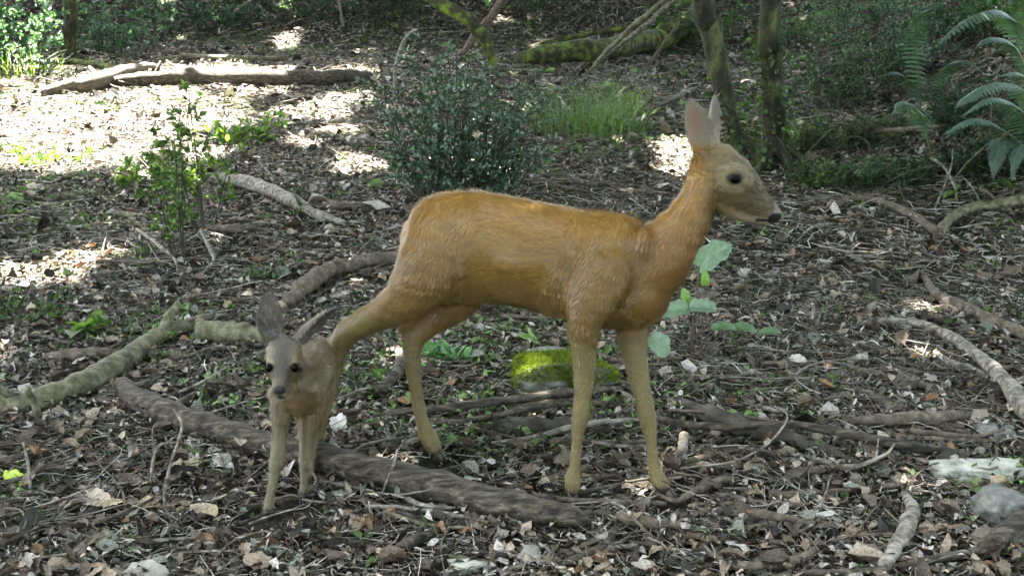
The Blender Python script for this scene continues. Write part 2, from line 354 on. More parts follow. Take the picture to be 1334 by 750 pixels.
def debris():
    Vs, Qs, Cs = [], [], []; k = 0
    for (y0, y1, den, l0, l1, r0, r1) in ((1.8, 4.2, 2600, .02, .20, .0008, .0034), (4.2, 8, 800, .04, .28, .0016, .005), (8, 15, 110, .1, .4, .003, .007)):
        wmax = .5 * y1 + .6; n = int((y1 - y0) * 2 * wmax * den)
        x = rng.uniform(-wmax, wmax, n); y = rng.uniform(y0, y1, n); kp = (np.abs(x) < .5 * y + .6) & (trod(x, y) > .7); x = x[kp]; y = y[kp]; n = len(x)
        a = rng.uniform(0, 2 * np.pi, n); ln = l0 + (l1 - l0) * rng.beta(1.1, 3.5, n); r = r0 + (r1 - r0) * rng.beta(1.2, 3, n)
        dx = np.cos(a); dy = np.sin(a); tz = rng.normal(.0, .12, n)
        P = []
        bend = rng.normal(0, .12, n)
        for s in (-.5, -.1, .25, .5):
            ox = x + dx * ln * s - dy * ln * bend * (s * s * 4); oy = y + dy * ln * s + dx * ln * bend * (s * s * 4)
            z = ht(ox, oy) + .012 + rng.uniform(0, .006, n) + np.abs(tz) * ln * (s + .5)
            P.append(np.stack([ox, oy, z], 1))
        side = np.stack([-dy, dx, np.zeros(n)], 1); upv = np.array([[0, 0, 1.0]])
        V = []
        for j, p in enumerate(P):
            rr = (r * (1.0, .9, .75, .4)[j])[:, None]
            for g in (0, 2.09, 4.19): V.append(p + side * math.cos(g) * rr + upv * math.sin(g) * rr)
        V = np.stack(V, 1)
        f = [(j * 3 + q, j * 3 + (q + 1) % 3, (j + 1) * 3 + (q + 1) % 3, (j + 1) * 3 + q) for j in range(3) for q in range(3)]
        Q = (np.array(f)[None] + (np.arange(n) * 12)[:, None, None]).reshape(-1, 4)
        c = np.array([(.26, .23, .19), (.12, .098, .07), (.045, .036, .025), (.42, .39, .34)])[rng.choice(4, n, p=(.25, .35, .3, .10))] * rng.uniform(.7, 1.2, (n, 1))
        Vs.append(V.reshape(-1, 3)); Qs.append(Q + k); Cs.append(np.repeat(c, 12, 0)); k += n * 12
    o = fast('twig_litter', np.concatenate(Vs), np.concatenate(Qs), M['litter'], np.concatenate(Cs))
    tag(o, 'countless short broken twig bits scattered among the dead leaves', 'twig litter', kind='stuff')
debris()

# ------------------------------------------------------------------ animals
class Animal:
    """lofted limbs merged by a voxel remesh into one continuous skin"""
    def __init__(s, lateral): s.mb = MB(); s.lat = Vector(lateral).normalized(); s.flow = []
    def loft(s, st, sub=4, lateral=None, flowsign=1, n=20, pw=1.0):
        """stations: (point Vector, r_lateral m, r_inplane m)"""
        S = catmull([(*p, a, b) for p, a, b in st], sub); V = []; Fc = []
        def cap(e, d):
            q = min(e[3], e[4]) * .8; u = (e[:3] - d[:3]); u = u / (np.linalg.norm(u) + 1e-9); out = []; q *= (1 if len(st) < 12 else .45)
            for g in (25, 50, 70, 84):
                c = math.cos(R(g)); x = e.copy(); x[:3] = e[:3] + u * q * math.sin(R(g)); x[3:] = e[3:] * c; out.append(x)
            return out
        S = [np.array(x, float) for x in S]
        S = cap(S[0], S[1])[::-1] + S + cap(S[-1], S[-2]); m = len(S)
        L0 = Vector(lateral).normalized() if lateral else s.lat
        P = [Vector(q[:3]) for q in S]
        for i in range(m):
            t = (P[min(i + 1, m - 1)] - P[max(i - 1, 0)]).normalized()
            L = (L0 - t * L0.dot(t)).normalized(); U = t.cross(L).normalized()
            s.flow.append((P[i], t * flowsign, max(S[i][3], S[i][4])))
            for k in range(n):
                g = 2 * math.pi * k / n
                V.append(P[i] + L * math.cos(g) * max(S[i][3], .001) + U * math.sin(g) * max(S[i][4], .001))
        for i in range(m - 1):
            for k in range(n):
                a = i * n + k; b = i * n + (k + 1) % n; Fc.append((a, b, b + n, a + n))
        # rounded ends
        t0 = (P[0] - P[1]).normalized(); t1 = (P[-1] - P[-2]).normalized(); e = len(V)
        V.append(P[0] + t0 * .0005); V.append(P[-1] + t1 * .0005)
        for k in range(n):
            Fc.append((e, (k + 1) % n, k)); Fc.append((e + 1, (m - 1) * n + k, (m - 1) * n + (k + 1) % n))
        s.mb.add(V, Fc)
    def ball(s, p, r, flat=(1, 1, 1)):
        V = []; Fc = []; n = 12; m = 7
        for i in range(1, m):
            th = math.pi * i / m
            for k in range(n):
                g = 2 * math.pi * k / n; V.append(p + Vector((math.sin(th) * math.cos(g) * r * flat[0], math.sin(th) * math.sin(g) * r * flat[1], math.cos(th) * r * flat[2])))
        for i in range(m - 2):
            for k in range(n):
                a = i * n + k; b = i * n + (k + 1) % n; Fc.append((a, a + n, b + n, b))
        e = len(V); V.append(p + Vector((0, 0, r * flat[2]))); V.append(p - Vector((0, 0, r * flat[2])))
        for k in range(n): Fc.append((e, k, (k + 1) % n)); Fc.append((e + 1, (m - 2) * n + (k + 1) % n, (m - 2) * n + k))
        s.mb.add(V, Fc)
    def ear(s, base, tip, front, wid, thick=.006, cup=.55):
        """cupped leaf-shaped ear; front = the way the opening looks"""
        ax = tip - base; ln = ax.length; t = ax.normalized(); fr = (Vector(front) - t * Vector(front).dot(t)).normalized(); sd = t.cross(fr).normalized()
        nu, nv = 14, 9; grid = []
        for side in (1, -1):
            g = []
            for i in range(nu):
                u = i / (nu - 1); wv = wid * (math.sin(math.pi * min(1, .22 + .78 * u) ** 1.15) ** .75 + .02)
                if u < .3: wv = wid * (.62 + .38 * (u / .3))
                cp_ = cup * (1.5 - .9 * u)
                row = []
                for j in range(nv):
                    v = (j / (nv - 1)) * 2 - 1
                    edge = (1 - abs(v) ** 3)
                    p = base + t * (u * ln) + sd * (math.sin(v * cp_ * 1.4) / max(cp_ * 1.4, .1) * wv * .5 * 1.1) + fr * ((abs(v) ** 2) * wv * .5 * cp_ * 1.1 - wv * .25 * cp_)
                    p = p + fr * side * thick * .5 * (.5 + .5 * edge) * (1 - .4 * u) + fr * (-.08 * ln * math.sin(u * 1.6))
                    row.append(p)
                g.append(row)
            grid.append(g)
        V = [p for g in grid for r_ in g for p in r_]; Fc = []
        o = nu * nv
        for i in range(nu - 1):
            for j in range(nv - 1):
                a = i * nv + j; Fc.append((a, a + 1, a + nv + 1, a + nv)); Fc.append((o + a, o + a + nv, o + a + nv + 1, o + a + 1))
        for i in range(nu - 1):
            a = i * nv; Fc.append((a, a + nv, o + a + nv, o + a)); a = i * nv + nv - 1; Fc.append((a, o + a, o + a + nv, a + nv))
        for j in range(nv - 1):
            Fc.append((j, o + j, o + j + 1, j + 1)); a = (nu - 1) * nv + j; Fc.append((a, a + 1, o + a + 1, o + a))
        s.mb.add(V, Fc)
        for i in range(6): s.flow.append((base + ax * (i / 5), t, wid * .4))
    def skin(s, parent, voxel, smooth_it, colour, name='body', soft=None):
        tmp = s.mb.build('tmp', M['fur']); md = tmp.modifiers.new('r', 'REMESH'); md.mode = 'VOXEL'; md.voxel_size = voxel; md.use_smooth_shade = True
        sm = tmp.modifiers.new('s', 'SMOOTH'); sm.factor = .5; sm.iterations = smooth_it
        dg = bpy.context.evaluated_depsgraph_get(); dg.update()
        me = bpy.data.meshes.new_from_object(tmp.evaluated_get(dg)); bpy.data.objects.remove(tmp)
        nvt = len(me.vertices); co = np.empty(nvt * 3, np.float32); me.vertices.foreach_get('co', co); co = co.reshape(-1, 3)
        no = np.empty(nvt * 3, np.float32); me.vertices.foreach_get('normal', no); no = no.reshape(-1, 3)
        if soft is not None:                               # melt the muscles of the trunk into each other, leave legs and face crisp
            ne = len(me.edges); ed = np.empty(ne * 2, np.int32); me.edges.foreach_get('vertices', ed); ed = ed.reshape(-1, 2); w_ = soft(co)[:, None]
            dgr = (np.bincount(ed[:, 0], minlength=nvt) + np.bincount(ed[:, 1], minlength=nvt))[:, None]
            for _ in range(36):
                ac = np.stack([np.bincount(ed[:, 0], co[ed[:, 1], k], nvt) + np.bincount(ed[:, 1], co[ed[:, 0], k], nvt) for k in range(3)], 1)
                co = (co + w_ * .6 * (ac / np.maximum(dgr, 1) - co)).astype(np.float32)
            me.vertices.foreach_set('co', co.ravel()); me.update(); me.vertices.foreach_get('normal', no.ravel())
            nn_ = np.empty(nvt * 3, np.float32); me.vertices.foreach_get('normal', nn_); no = nn_.reshape(-1, 3)
        cl = colour(co, no)
        me.name = name
        a = me.attributes.new('tint', 'FLOAT_COLOR', 'POINT'); a.data.foreach_set('color', np.concatenate([cl, np.ones((nvt, 1))], 1).astype(np.float32).ravel())
        me.vertices.foreach_set('co', (co - np.array(parent.location, np.float32)).ravel())
        me.materials.clear(); me.materials.append(M['fur']); me.polygons.foreach_set('use_smooth', np.ones(len(me.polygons), bool)); me.update()
        o = bpy.data.objects.new(name, me); C.objects.link(o); o.parent = parent
        s.co, s.no, s.cl = co, no, cl
        return o
    def coat(s, parent, count, ln, wd, lift, keep=None, seed=3, short=None):
        r = np.random.default_rng(seed); n = count; idx = r.integers(0, len(s.co), n)
        if keep is not None: idx = idx[keep(s.co[idx])]; n = len(idx)
        kd = KDTree(len(s.flow))
        for i, (p, t, q) in enumerate(s.flow): kd.insert(p, i)
        kd.balance(); FT = np.array([tuple(t) for p, t, q in s.flow])
        P = s.co[idx] + r.normal(0, .0015, (n, 3)); NN = s.no[idx]; fl = np.zeros((n, 3))
        uq, inv = np.unique(idx, return_inverse=True); fu = np.zeros((len(uq), 3))
        for a, i in enumerate(uq):
            acc = np.zeros(3)
            for (_, j, d) in kd.find_n(Vector(s.co[i]), 5): acc += FT[j] / (d * d + 1e-4)
            fu[a] = acc
        fl = fu[inv]; fl += r.normal(0, .12, (n, 3)) * np.linalg.norm(fl, axis=1, keepdims=True)
        fl -= NN * (fl * NN).sum(1, keepdims=True); fl /= np.linalg.norm(fl, axis=1, keepdims=True) + 1e-9
        sd = np.cross(NN, fl); L_ = (ln * r.uniform(.6, 1.3, n) * (1 if short is None else short(P)))[:, None]; W_ = (wd * r.uniform(.7, 1.3, n))[:, None]
        a = P - sd * W_ / 2 - NN * .001; b = P + sd * W_ / 2 - NN * .001
        cu = vn(P[:, 0] * 22 + P[:, 1] * 9, P[:, 2] * 85 + P[:, 0] * 12, 61) * .6 + vn(P[:, 0] * 60, P[:, 2] * 150, 62) * .4          # tufts lying in rows; also tints the hair, painting highlight bands
        lf = r.uniform(.4, 1.4, (n, 1)) * lift * (.2 + 2.2 * cu[:, None] ** 1.5)
        c = P + fl * L_ * .55 + NN * L_ * lf * .8 + sd * W_ * .35; d = P + fl * L_ * .55 + NN * L_ * lf * .8 - sd * W_ * .35
        e = P + fl * L_ + NN * L_ * lf
        V = np.stack([a, b, c, d, e], 1).reshape(-1, 3)
        Q = (np.array([[0, 1, 2], [0, 2, 3], [3, 2, 4]])[None] + (np.arange(n) * 5)[:, None, None]).reshape(-1, 3)
        cc = np.repeat(s.cl[idx] * r.uniform(.7, 1.35, (n, 1)) * (.62 + .8 * cu[:, None]), 5, 0)
        return fast('coat_hair', V, Q, M['hair'], cc, parent=parent)
def eyeball(parent, p, r, flat=(1, 1, 1)):
    a = Animal((0, 1, 0)); a.ball(p, r, flat); return a.mb.build('eye', M['eye'], parent)
def hoof(parent, p, fwd, size, mat_='hoof'):
    """cloven hoof: two wedge toes, p = where it stands, fwd = the way it points"""
    f = Vector((fwd[0], fwd[1], 0)).normalized(); s_ = Vector((-f.y, f.x, 0)); mb = MB()
    for sg in (-1, 1):
        V = []; rings = ((0, 1.0, 0), (.45, .92, .1), (1.0, .62, -.15))
        n = 10
        for (h, k, sh) in rings:
            for j in range(n):
                g = 2 * math.pi * j / n; ly = math.cos(g); lx = math.sin(g)
                front = 1.55 - .75 * h if lx > 0 else .8
                V.append(p + f * (lx * size * .62 * front * k + sh * size) + s_ * (ly * size * .30 * k + sg * size * .31) + Vector((0, 0, h * size * 1.25)))
        Fc = [(i * n + j, i * n + (j + 1) % n, (i + 1) * n + (j + 1) % n, (i + 1) * n + j) for i in range(2) for j in range(n)]
        Fc.append(tuple(range(n))[::-1]); Fc.append(tuple(range(2 * n, 3 * n)))
        mb.add(V, Fc)
    return mb.build('hoof', M[mat_], parent, smooth=True)
def mixc(a, b, t): return a * (1 - t[:, None]) + b * t[:, None]
def proj(co):
    z = co[:, 1] * cp + (CAMH - co[:, 2]) * sp_; u = co[:, 1] * sp_ - (CAMH - co[:, 2]) * cp
    return CX + F * co[:, 0] / z, CY - F * u / z
def sm(a, b, x): return sst((x - a) / (b - a))

KD = .945
def DA(px, py, Y): return D(px, py, Y * KD)
def build_doe():
    def mid(px): return 2.86 - (px - 515) * (.18 / 355) if px < 880 else 2.675     # middle plane of the body
    lat = Vector((.30, .95, 0))
    A = Animal(lat)
    Q = lambda px, py, dy=0.0: DA(px, py, mid(px) + dy)
    m_ = lambda v, p: v / pxm(p)
    # trunk: slices (px, top, bottom, half width m)
    st = []
    for px, t, b, hw in ((536, 282, 366, .062), (543, 273, 376, .074), (555, 260, 388, .090), (572, 251, 396, .102), (605, 247, 398, .098), (640, 250, 397, .100),
                         (680, 259, 402, .114), (720, 267, 410, .120), (760, 272, 421, .112), (795, 274, 430, .094), (825, 283, 432, .080), (848, 294, 424, .066), (862, 308, 408, .052)):
        c = Q(px, (t + b) / 2); st.append((c, hw * KD, m_((b - t) / 2, c)))
    A.loft(st, 4, flowsign=-1)
    # withers, hip and rib fullness
    for px, py, dy, r, fl in ((790, 292, 0, .040, (1.7, .8, .8)), (592, 275, -.03, .040, (1.3, .8, .7)), (705, 340, -.05, .080, (1.5, .9, .85)), (622, 272, -.03, .03, (1.6, .8, .6)), (840, 318, -.045, .035, (.7, .8, 1.4)), (832, 385, -.02, .070, (.9, .9, 1.0))):
        A.ball(Q(px, py, dy), r, fl)
    # neck
    st = []
    for px, py, r, hw in ((836, 352, 44, .060), (854, 340, 47, .064), (874, 315, 38, .056), (892, 292, 31, .047), (905, 270, 26.5, .042), (915, 248, 25, .040), (922, 228, 26, .038)):
        c = Q(px, py); st.append((c, hw * KD, m_(r, c)))
    A.loft(st, 5, flowsign=-1)
    # head: skull to muzzle
    st = []
    for px, py, r, hw in ((914, 214, 20, .030), (927, 221, 32, .043), (944, 232, 36, .048), (961, 244, 32, .042), (976, 256, 25, .031), (990, 267, 18, .023), (1002, 276, 14, .019), (1011, 281.5, 10, .015)):
        c = Q(px, py); st.append((c, hw * KD, m_(r, c)))
    A.loft(st, 5, flowsign=-1)
    st = []                                            # lower jaw
    for px, py, r, hw in ((935, 262, 14, .024), (955, 275, 10, .020), (978, 284, 7.5, .014), (1000, 289, 5, .011)):
        c = Q(px, py); st.append((c, hw * KD, m_(r, c)))
    A.loft(st, 4, flowsign=-1)
    A.ball(Q(1011, 281), .0145, (1, 1, .8))             # nose pad
    A.ball(Q(962, 215), .024, (1.1, 1.4, .8)); A.ball(Q(940, 200), .030, (1.1, 1.1, .7))
    for s_ in (-1, 1):
        A.ball(Q(961, 226, s_ * .033), .015, (1.4, .8, .6)); A.ball(Q(963, 245, s_ * .026), .020, (1.5, .8, .8))   # brow, cheek
    # ears
    A.ear(Q(917, 208, -.026), Q(901, 124, -.050), (.35, -1, .1), .080, .011, .75)
    A.ear(Q(932, 200, .018), Q(938, 122, .055), (.9, -.5, .1), .070, .011, .7)
    # legs: (px, py, radius px, dy, lateral radius factor)
    def leg(path, flows=1):
        st = []
        for px, py, r, Y, k in path:
            c = DA(px, py, Y); st.append((c, m_(r, c) * k, m_(r, c)))
        A.loft(st, 4, flowsign=flows)
        return st[-1][0]
    ends = []
    leg([(570, 312, 42, 2.765, .55), (558, 350, 44, 2.752, .60), (532, 386, 32, 2.775, .62), (505, 405, 23, 2.81, .7), (478, 418, 18, 2.83, .75), (455, 432, 16, 2.85, .72), (444, 447, 14, 2.86, .75),
         (437, 470, 11, 2.865, .85), (429, 505, 9.5, 2.87, .9), (418, 548, 9, 2.875, .9), (411, 572, 11.5, 2.88, .95), (406, 586, 10, 2.885, 1)])
    leg([(505, 392, 8, 2.81, .6), (470, 408, 6, 2.835, .6), (446, 427, 7, 2.85, .8)])                       # tendon to the point of the hock
    leg([(604, 356, 40, 2.84, .7), (598, 386, 31, 2.85, .7), (578, 404, 24, 2.86, .7), (558, 419, 20, 2.865, .7), (541, 436, 17, 2.865, .7), (537, 455, 13, 2.865, .8),
         (538, 480, 10, 2.865, .85), (543, 515, 8.5, 2.865, .9), (550, 548, 9, 2.862, .9), (558, 568, 11.5, 2.86, .9), (565, 582, 10.5, 2.855, 1)])
    leg([(560, 406, 6, 2.86, .6), (540, 416, 5, 2.865, .7), (524, 430, 5.5, 2.868, .9)])
    leg([(810, 312, 22, 2.665, .50), (794, 345, 36, 2.640, .52), (774, 385, 34, 2.622, .58), (762, 412, 25, 2.622, .72), (761, 440, 18.5, 2.635, .85), (761, 480, 14.6, 2.64, .85), (759, 518, 11, 2.642, .9),
         (756, 543, 11.3, 2.642, .95), (752, 568, 7, 2.642, .95), (749, 604, 7, 2.642, .95), (746, 626, 10.5, 2.642, .95), (746, 637, 9.5, 2.64, 1)])
    leg([(826, 380, 40, 2.74, .55), (824, 412, 27, 2.73, .7), (824, 440, 20, 2.71, .82), (830, 480, 14.5, 2.69, .85), (838, 518, 11.5, 2.675, .9),
         (844, 546, 11.3, 2.67, .95), (848, 572, 7, 2.668, .95), (851, 602, 7.4, 2.665, .95), (858, 624, 10.5, 2.66, .95), (864, 634, 10, 2.655, 1)])
    base = Vector((DA(680, 560, 2.75).x, 2.6, ht1(.03, 2.6)))
    root = thing('doe', base, 'adult deer with reddish tan coat standing side on behind the small fawn', 'deer')
    def colour(co, no):
        px, py = proj(co); n = len(co)
        nz = np.array([noise.noise(Vector(p) * 9) for p in co[::1]]) if n < 40000 else vn(co[:, 0] * 14, co[:, 2] * 14, 77) * 2 - 1
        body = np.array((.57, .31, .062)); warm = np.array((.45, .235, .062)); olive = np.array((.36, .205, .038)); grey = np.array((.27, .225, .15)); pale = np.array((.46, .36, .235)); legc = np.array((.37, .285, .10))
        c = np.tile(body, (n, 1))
        c = mixc(c, olive, sm(280, 345, py) * (1 - sm(840, 880, px)) * .85)  # flank darkened under the bright back: overhead shading painted into the coat
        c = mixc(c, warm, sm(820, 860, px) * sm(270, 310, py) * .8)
        c = mixc(c, np.array((.46, .32, .12)), sm(-.1, -.7, no[:, 2]) * (1 - sm(455, 470, py)) * (px < 880) * .55)
        c = mixc(c, legc, sm(415, 470, py))
        c = mixc(c, legc * .92, (px < 520) * sm(395, 420, py) * .7)
        head = sm(905, 935, px) * (1 - sm(282, 300, py) * (px < 935)) * (py < 300)
        c = mixc(c, np.array((.27, .205, .085)), head * .9)
        d_br = (px - 940) * .62 - (py - 190) * .78                                        # distance above the bridge line of the nose
        c = mixc(c, grey * .8, head * sm(940, 985, px) * .75)
        rg = np.hypot((px - 957) / 1.25, py - 232); c = mixc(c, np.array((.50, .42, .24)), (1 - sm(3, 7, np.abs(rg - 15))) * (px > 930) * .6)
        c = mixc(c, pale * 1.25, (px > 935) * sm(272, 286, py - (px - 960) * .12) * (py < 300) * .8)
        nose = (np.hypot((px - 1013) / 1.3, (py - 286) * 1.15) < 9.5) | ((px > 985) & (np.abs(py - (286 + (px - 985) * .12)) < 2.2) & (py < 300))
        c = mixc(c, np.array((.012, .011, .011)), nose * 1.0)
        c = mixc(c, np.array((.50, .48, .44)), ((px > 1008) & (py < 277) & (px < 1030)) * .55)
        c = mixc(c, np.array((.55, .53, .5)), ((px > 996) & (py > 291) & (py < 300)) * .8)
        ey = np.hypot((px - 957) / 1.35, py - 233); c = mixc(c, np.array((.012, .009, .006)), (1 - sm(6.5, 9, ey)) * (px > 935))
        c = mixc(c, np.array((.12, .09, .05)), (1 - sm(2, 4.5, np.abs((py - 240) - (px - 966) * .75))) * (px > 964) * (px < 984) * .5)
        ear = (py < 192) * 1.0; c = mixc(c, np.array((.50, .42, .31)), ear * sm(196, 180, py)); c = mixc(c, np.array((.34, .30, .24)), ear * sm(186, 150, py) * sm(918, 924, px))
        inner = (py < 188) * (px < 925) * sm(.25, .6, -no[:, 1]) * (1 - sm(4, 12, np.hypot(px - 904, (py - 163) * .40)))
        c = mixc(c, np.array((.62, .36, .26)), inner * .8)
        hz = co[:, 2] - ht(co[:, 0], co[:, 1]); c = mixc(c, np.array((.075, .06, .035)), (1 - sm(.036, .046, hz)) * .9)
        pn = (px < 530) * (1 - sm(516, 530, px)) * (py < 350) * .4; c = mixc(c, np.array((.55, .38, .2)), pn)
        return np.clip(c * .37 * (1 + .10 * nz[:, None]), .003, .9)
    def soft(co):
        px, py = proj(co); return sm(500, 530, px) * (1 - sm(900, 925, px)) * (1 - sm(415, 440, py)) * (1 - .8 * sm(385, 405, py) * (1 - sm(600, 640, px)))
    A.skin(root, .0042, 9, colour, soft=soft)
    def keep(co):
        px, py = proj(co); return (np.hypot((px - 957), (py - 233)) > 10) & ~((px > 1000) & (py > 276)) & (co[:, 2] - ht(co[:, 0], co[:, 1]) > .040)
    def short(co):
        px, py = proj(co); return 1 - np.maximum(.5 * np.maximum(sm(420, 470, py), sm(915, 945, px)), .86 * sm(208, 192, py))
    A.coat(root, 130000, .013, .0014, .24, keep, short=short)
    for s_ in (-1, 1):
        eyeball(root, Q(957.5, 233.5, s_ * .0425), .0112, (1.2, .8, .9))
    for px, py, Y, fw in ((406, 600, 2.885, (-.1, -1)), (571, 598, 2.85, (.8, -.55)), (746, 654, 2.64, (.25, -1)), (872, 651, 2.65, (.75, -.65))):
        p = DA(px, py, Y); p.z = max(p.z, ht1(p.x, p.y) - .004); 
        hoof(root, p, fw, .0225, 'doe_hoof')
    return root
M['doe_hoof'] = noise_mat('doe_hoof', [(.3, (.030, .025, .016)), (.7, (.085, .07, .042))], 30, .45, .2)
build_doe()

def build_fawn():
    A = Animal((1, .12, 0)); m_ = lambda v, p: v / pxm(p)
    def lf(path, lateral=None, fs=1, sub=5):
        A.loft([(DA(px, py, Y), a * KD, b * KD) for px, py, Y, a, b in path], sub, lateral=lateral, flowsign=fs)
    X = (1, .1, 0)
    # trunk, from chest back to rump (seen end on)
    lf([(384, 521, 2.575, .030, .045), (388, 512, 2.60, .046, .062), (395, 500, 2.65, .051, .070), (402, 486, 2.70, .052, .070), (408, 474, 2.75, .050, .066), (411, 466, 2.79, .044, .058), (412, 464, 2.82, .028, .038)], X)
    # neck
    lf([(390, 505, 2.61, .040, .050), (384, 488, 2.58, .034, .042), (378, 472, 2.555, .031, .036), (373, 460, 2.54, .030, .032)], X, -1)
    # head towards the camera and down
    lf([(374, 452, 2.555, .024, .024), (371, 457, 2.535, .037, .036), (369, 467, 2.505, .0395, .038), (367, 479, 2.475, .035, .034), (365.5, 491, 2.45, .0225, .025), (364, 502, 2.43, .0165, .019), (363.5, 511, 2.418, .0145, .015)], X, -1)
    lf([(372, 492, 2.50, .018, .014), (368, 508, 2.465, .013, .010), (365.5, 520, 2.44, .0105, .007)], X, -1)      # lower jaw, mouth a little open
    A.ball(DA(363.5, 508, 2.413), .0125, (1.1, .7, .8))
    for s_ in (-1, 1): A.ball(DA(367.5 + s_ * 14, 470, 2.475), .014, (.9, 1, .7))
    # ears: one upright, one laid out to the right
    A.ear(DA(358, 450, 2.55), DA(346.5, 382, 2.58), (-.15, -1, .1), .064, .009, .55)
    A.ear(DA(382, 449, 2.55), DA(439, 405, 2.62), (.1, -.75, -.75), .060, .009, .55)
    def leg(path):
        st = []
        for px, py, r, Y in path: c = DA(px, py, Y); st.append((c, m_(r, c), m_(r, c) * 1.1))
        A.loft(st, 4, lateral=X)
    leg([(370, 512, 17, 2.59), (366, 535, 13, 2.585), (364.5, 560, 9, 2.58), (363, 582, 8.6, 2.57), (361, 599, 8.6, 2.565), (356.5, 620, 5.6, 2.56), (352, 645, 5.0, 2.55), (349.5, 660, 6.3, 2.545), (347.5, 671, 5.6, 2.54)])
    leg([(404, 505, 18, 2.64), (404, 532, 14, 2.64), (402.5, 558, 10, 2.64), (400.5, 580, 8.6, 2.64), (398.5, 597, 7.8, 2.64), (397.5, 615, 5.5, 2.645), (396, 632, 5.4, 2.645), (394.5, 645, 6.3, 2.64)])
    leg([(392, 490, 20, 2.77), (394, 520, 16, 2.78), (396, 545, 9, 2.80), (397, 560, 8, 2.80), (397, 585, 5, 2.76), (397, 606, 5, 2.75), (397, 618, 5.5, 2.745)])
    leg([(416, 490, 20, 2.77), (416, 520, 15, 2.76), (411, 548, 9, 2.77), (408, 560, 8, 2.775), (406, 585, 5, 2.745), (404, 610, 5, 2.73), (403, 622, 5.5, 2.725)])
    base = Vector((DA(375, 650, 2.6).x, 2.47, ht1(-.5, 2.47)))
    root = thing('fawn', base, 'small greyish fawn facing forward beside the hind leg of the doe', 'deer')
    def colour(co, no):
        px, py = proj(co); n = len(co); Y = co[:, 1] / KD
        c = np.tile(np.array((.33, .235, .11)), (n, 1))
        c = mixc(c, np.array((.36, .28, .165)), (1 - sm(480, 530, py)) * sm(384, 396, px))            # greyish back
        c = mixc(c, np.array((.38, .25, .11)), sm(500, 520, py) * (1 - sm(545, 570, py)) * sm(372, 384, px) * .9)
        c = mixc(c, np.array((.36, .31, .16)), sm(545, 590, py))
        head = ((Y < 2.57) & (px < 397)) * (1 - sm(498, 530, py)) * (1 - .6 * sm(384, 397, px))
        c = mixc(c, np.array((.34, .265, .14)), head * .9)
        mask = head * (1 - sm(5, 19, np.abs(px - 367) + np.abs(py - 480) * .06)) * (py < 512)
        c = mixc(c, np.array((.12, .105, .075)), mask * .9)
        c = mixc(c, np.array((.16, .14, .10)), head * (1 - sm(446, 462, py)) * .6)
        for ex in (350, 385): 
            e = np.hypot((px - ex) / 1.1, py - 479); c = mixc(c, np.array((.03, .025, .02)), head * (1 - sm(5, 8, e)))
        c = mixc(c, np.array((.012, .011, .011)), (1 - sm(5.5, 8, np.hypot((px - 363.5) / 1.25, (py - 508) * 1.1))) * (Y < 2.46))
        c = mixc(c, np.array((.02, .012, .01)), (1 - sm(2.0, 3.5, np.hypot((px - 366) / 2.6, (py - 517.5) * 1.2))) * (Y < 2.49))
        c = mixc(c, np.array((.5, .47, .42)), ((py > 520) & (py < 527) & (np.abs(px - 365) < 8) & (Y < 2.48)) * .7)
        ear = ((py < 440) & (px < 372)) | ((Y > 2.545) & (py < 452) & (px > 384) & (Y < 2.64) & (py < 460 - (px - 385) * .55) & (py > 440 - (px - 385) * .9))
        c = mixc(c, np.array((.20, .175, .15)), ear * .9)
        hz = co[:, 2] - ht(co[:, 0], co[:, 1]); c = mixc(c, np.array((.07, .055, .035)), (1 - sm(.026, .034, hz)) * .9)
        sp = vn(co[:, 0] * 42, co[:, 1] * 30 + co[:, 2] * 34, 55); spots = (sp > .80) & (Y > 2.60) & (py < 505)
        c = mixc(c, np.array((.52, .46, .37)), spots * .45)
        return np.clip(c * .38 * (.92 + .16 * vn(co[:, 0] * 40, co[:, 2] * 40, 8))[:, None], .003, .9)
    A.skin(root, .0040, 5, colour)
    def keep(co):
        px, py = proj(co); hd = co[:, 1] < 2.50 * KD
        return ~(hd & ((np.hypot(px - 350, py - 477) < 9) | (np.hypot(px - 384.5, py - 477) < 9) | (np.hypot(px - 364, py - 508) < 15)))
    def short(co):
        px, py = proj(co); return 1 - .5 * ((co[:, 1] < 2.52 * KD) & (py < 525)) - .35 * sm(545, 600, py) - .35 * (py < 447) * ((px < 372) | (co[:, 1] < 2.64 * KD))
    A.coat(root, 52000, .012, .0011, .34, keep, 5, short=short)
    eyeball(root, DA(350.5, 479, 2.447), .0098, (.8, .95, 1.05)); eyeball(root, DA(384, 479, 2.450), .0098, (.8, .95, 1.05))
    for px, py, Y, fw in ((346.5, 681, 2.535, (-.2, -1)), (394, 656, 2.63, (-.1, -1)), (397, 628, 2.74, (0, -1)), (403, 632, 2.72, (.1, -1))):
        p = DA(px, py, Y); p.z = max(min(p.z, ht1(p.x, p.y) + .004), ht1(p.x, p.y) - .004); hoof(root, p, fw, .0125)
build_fawn()

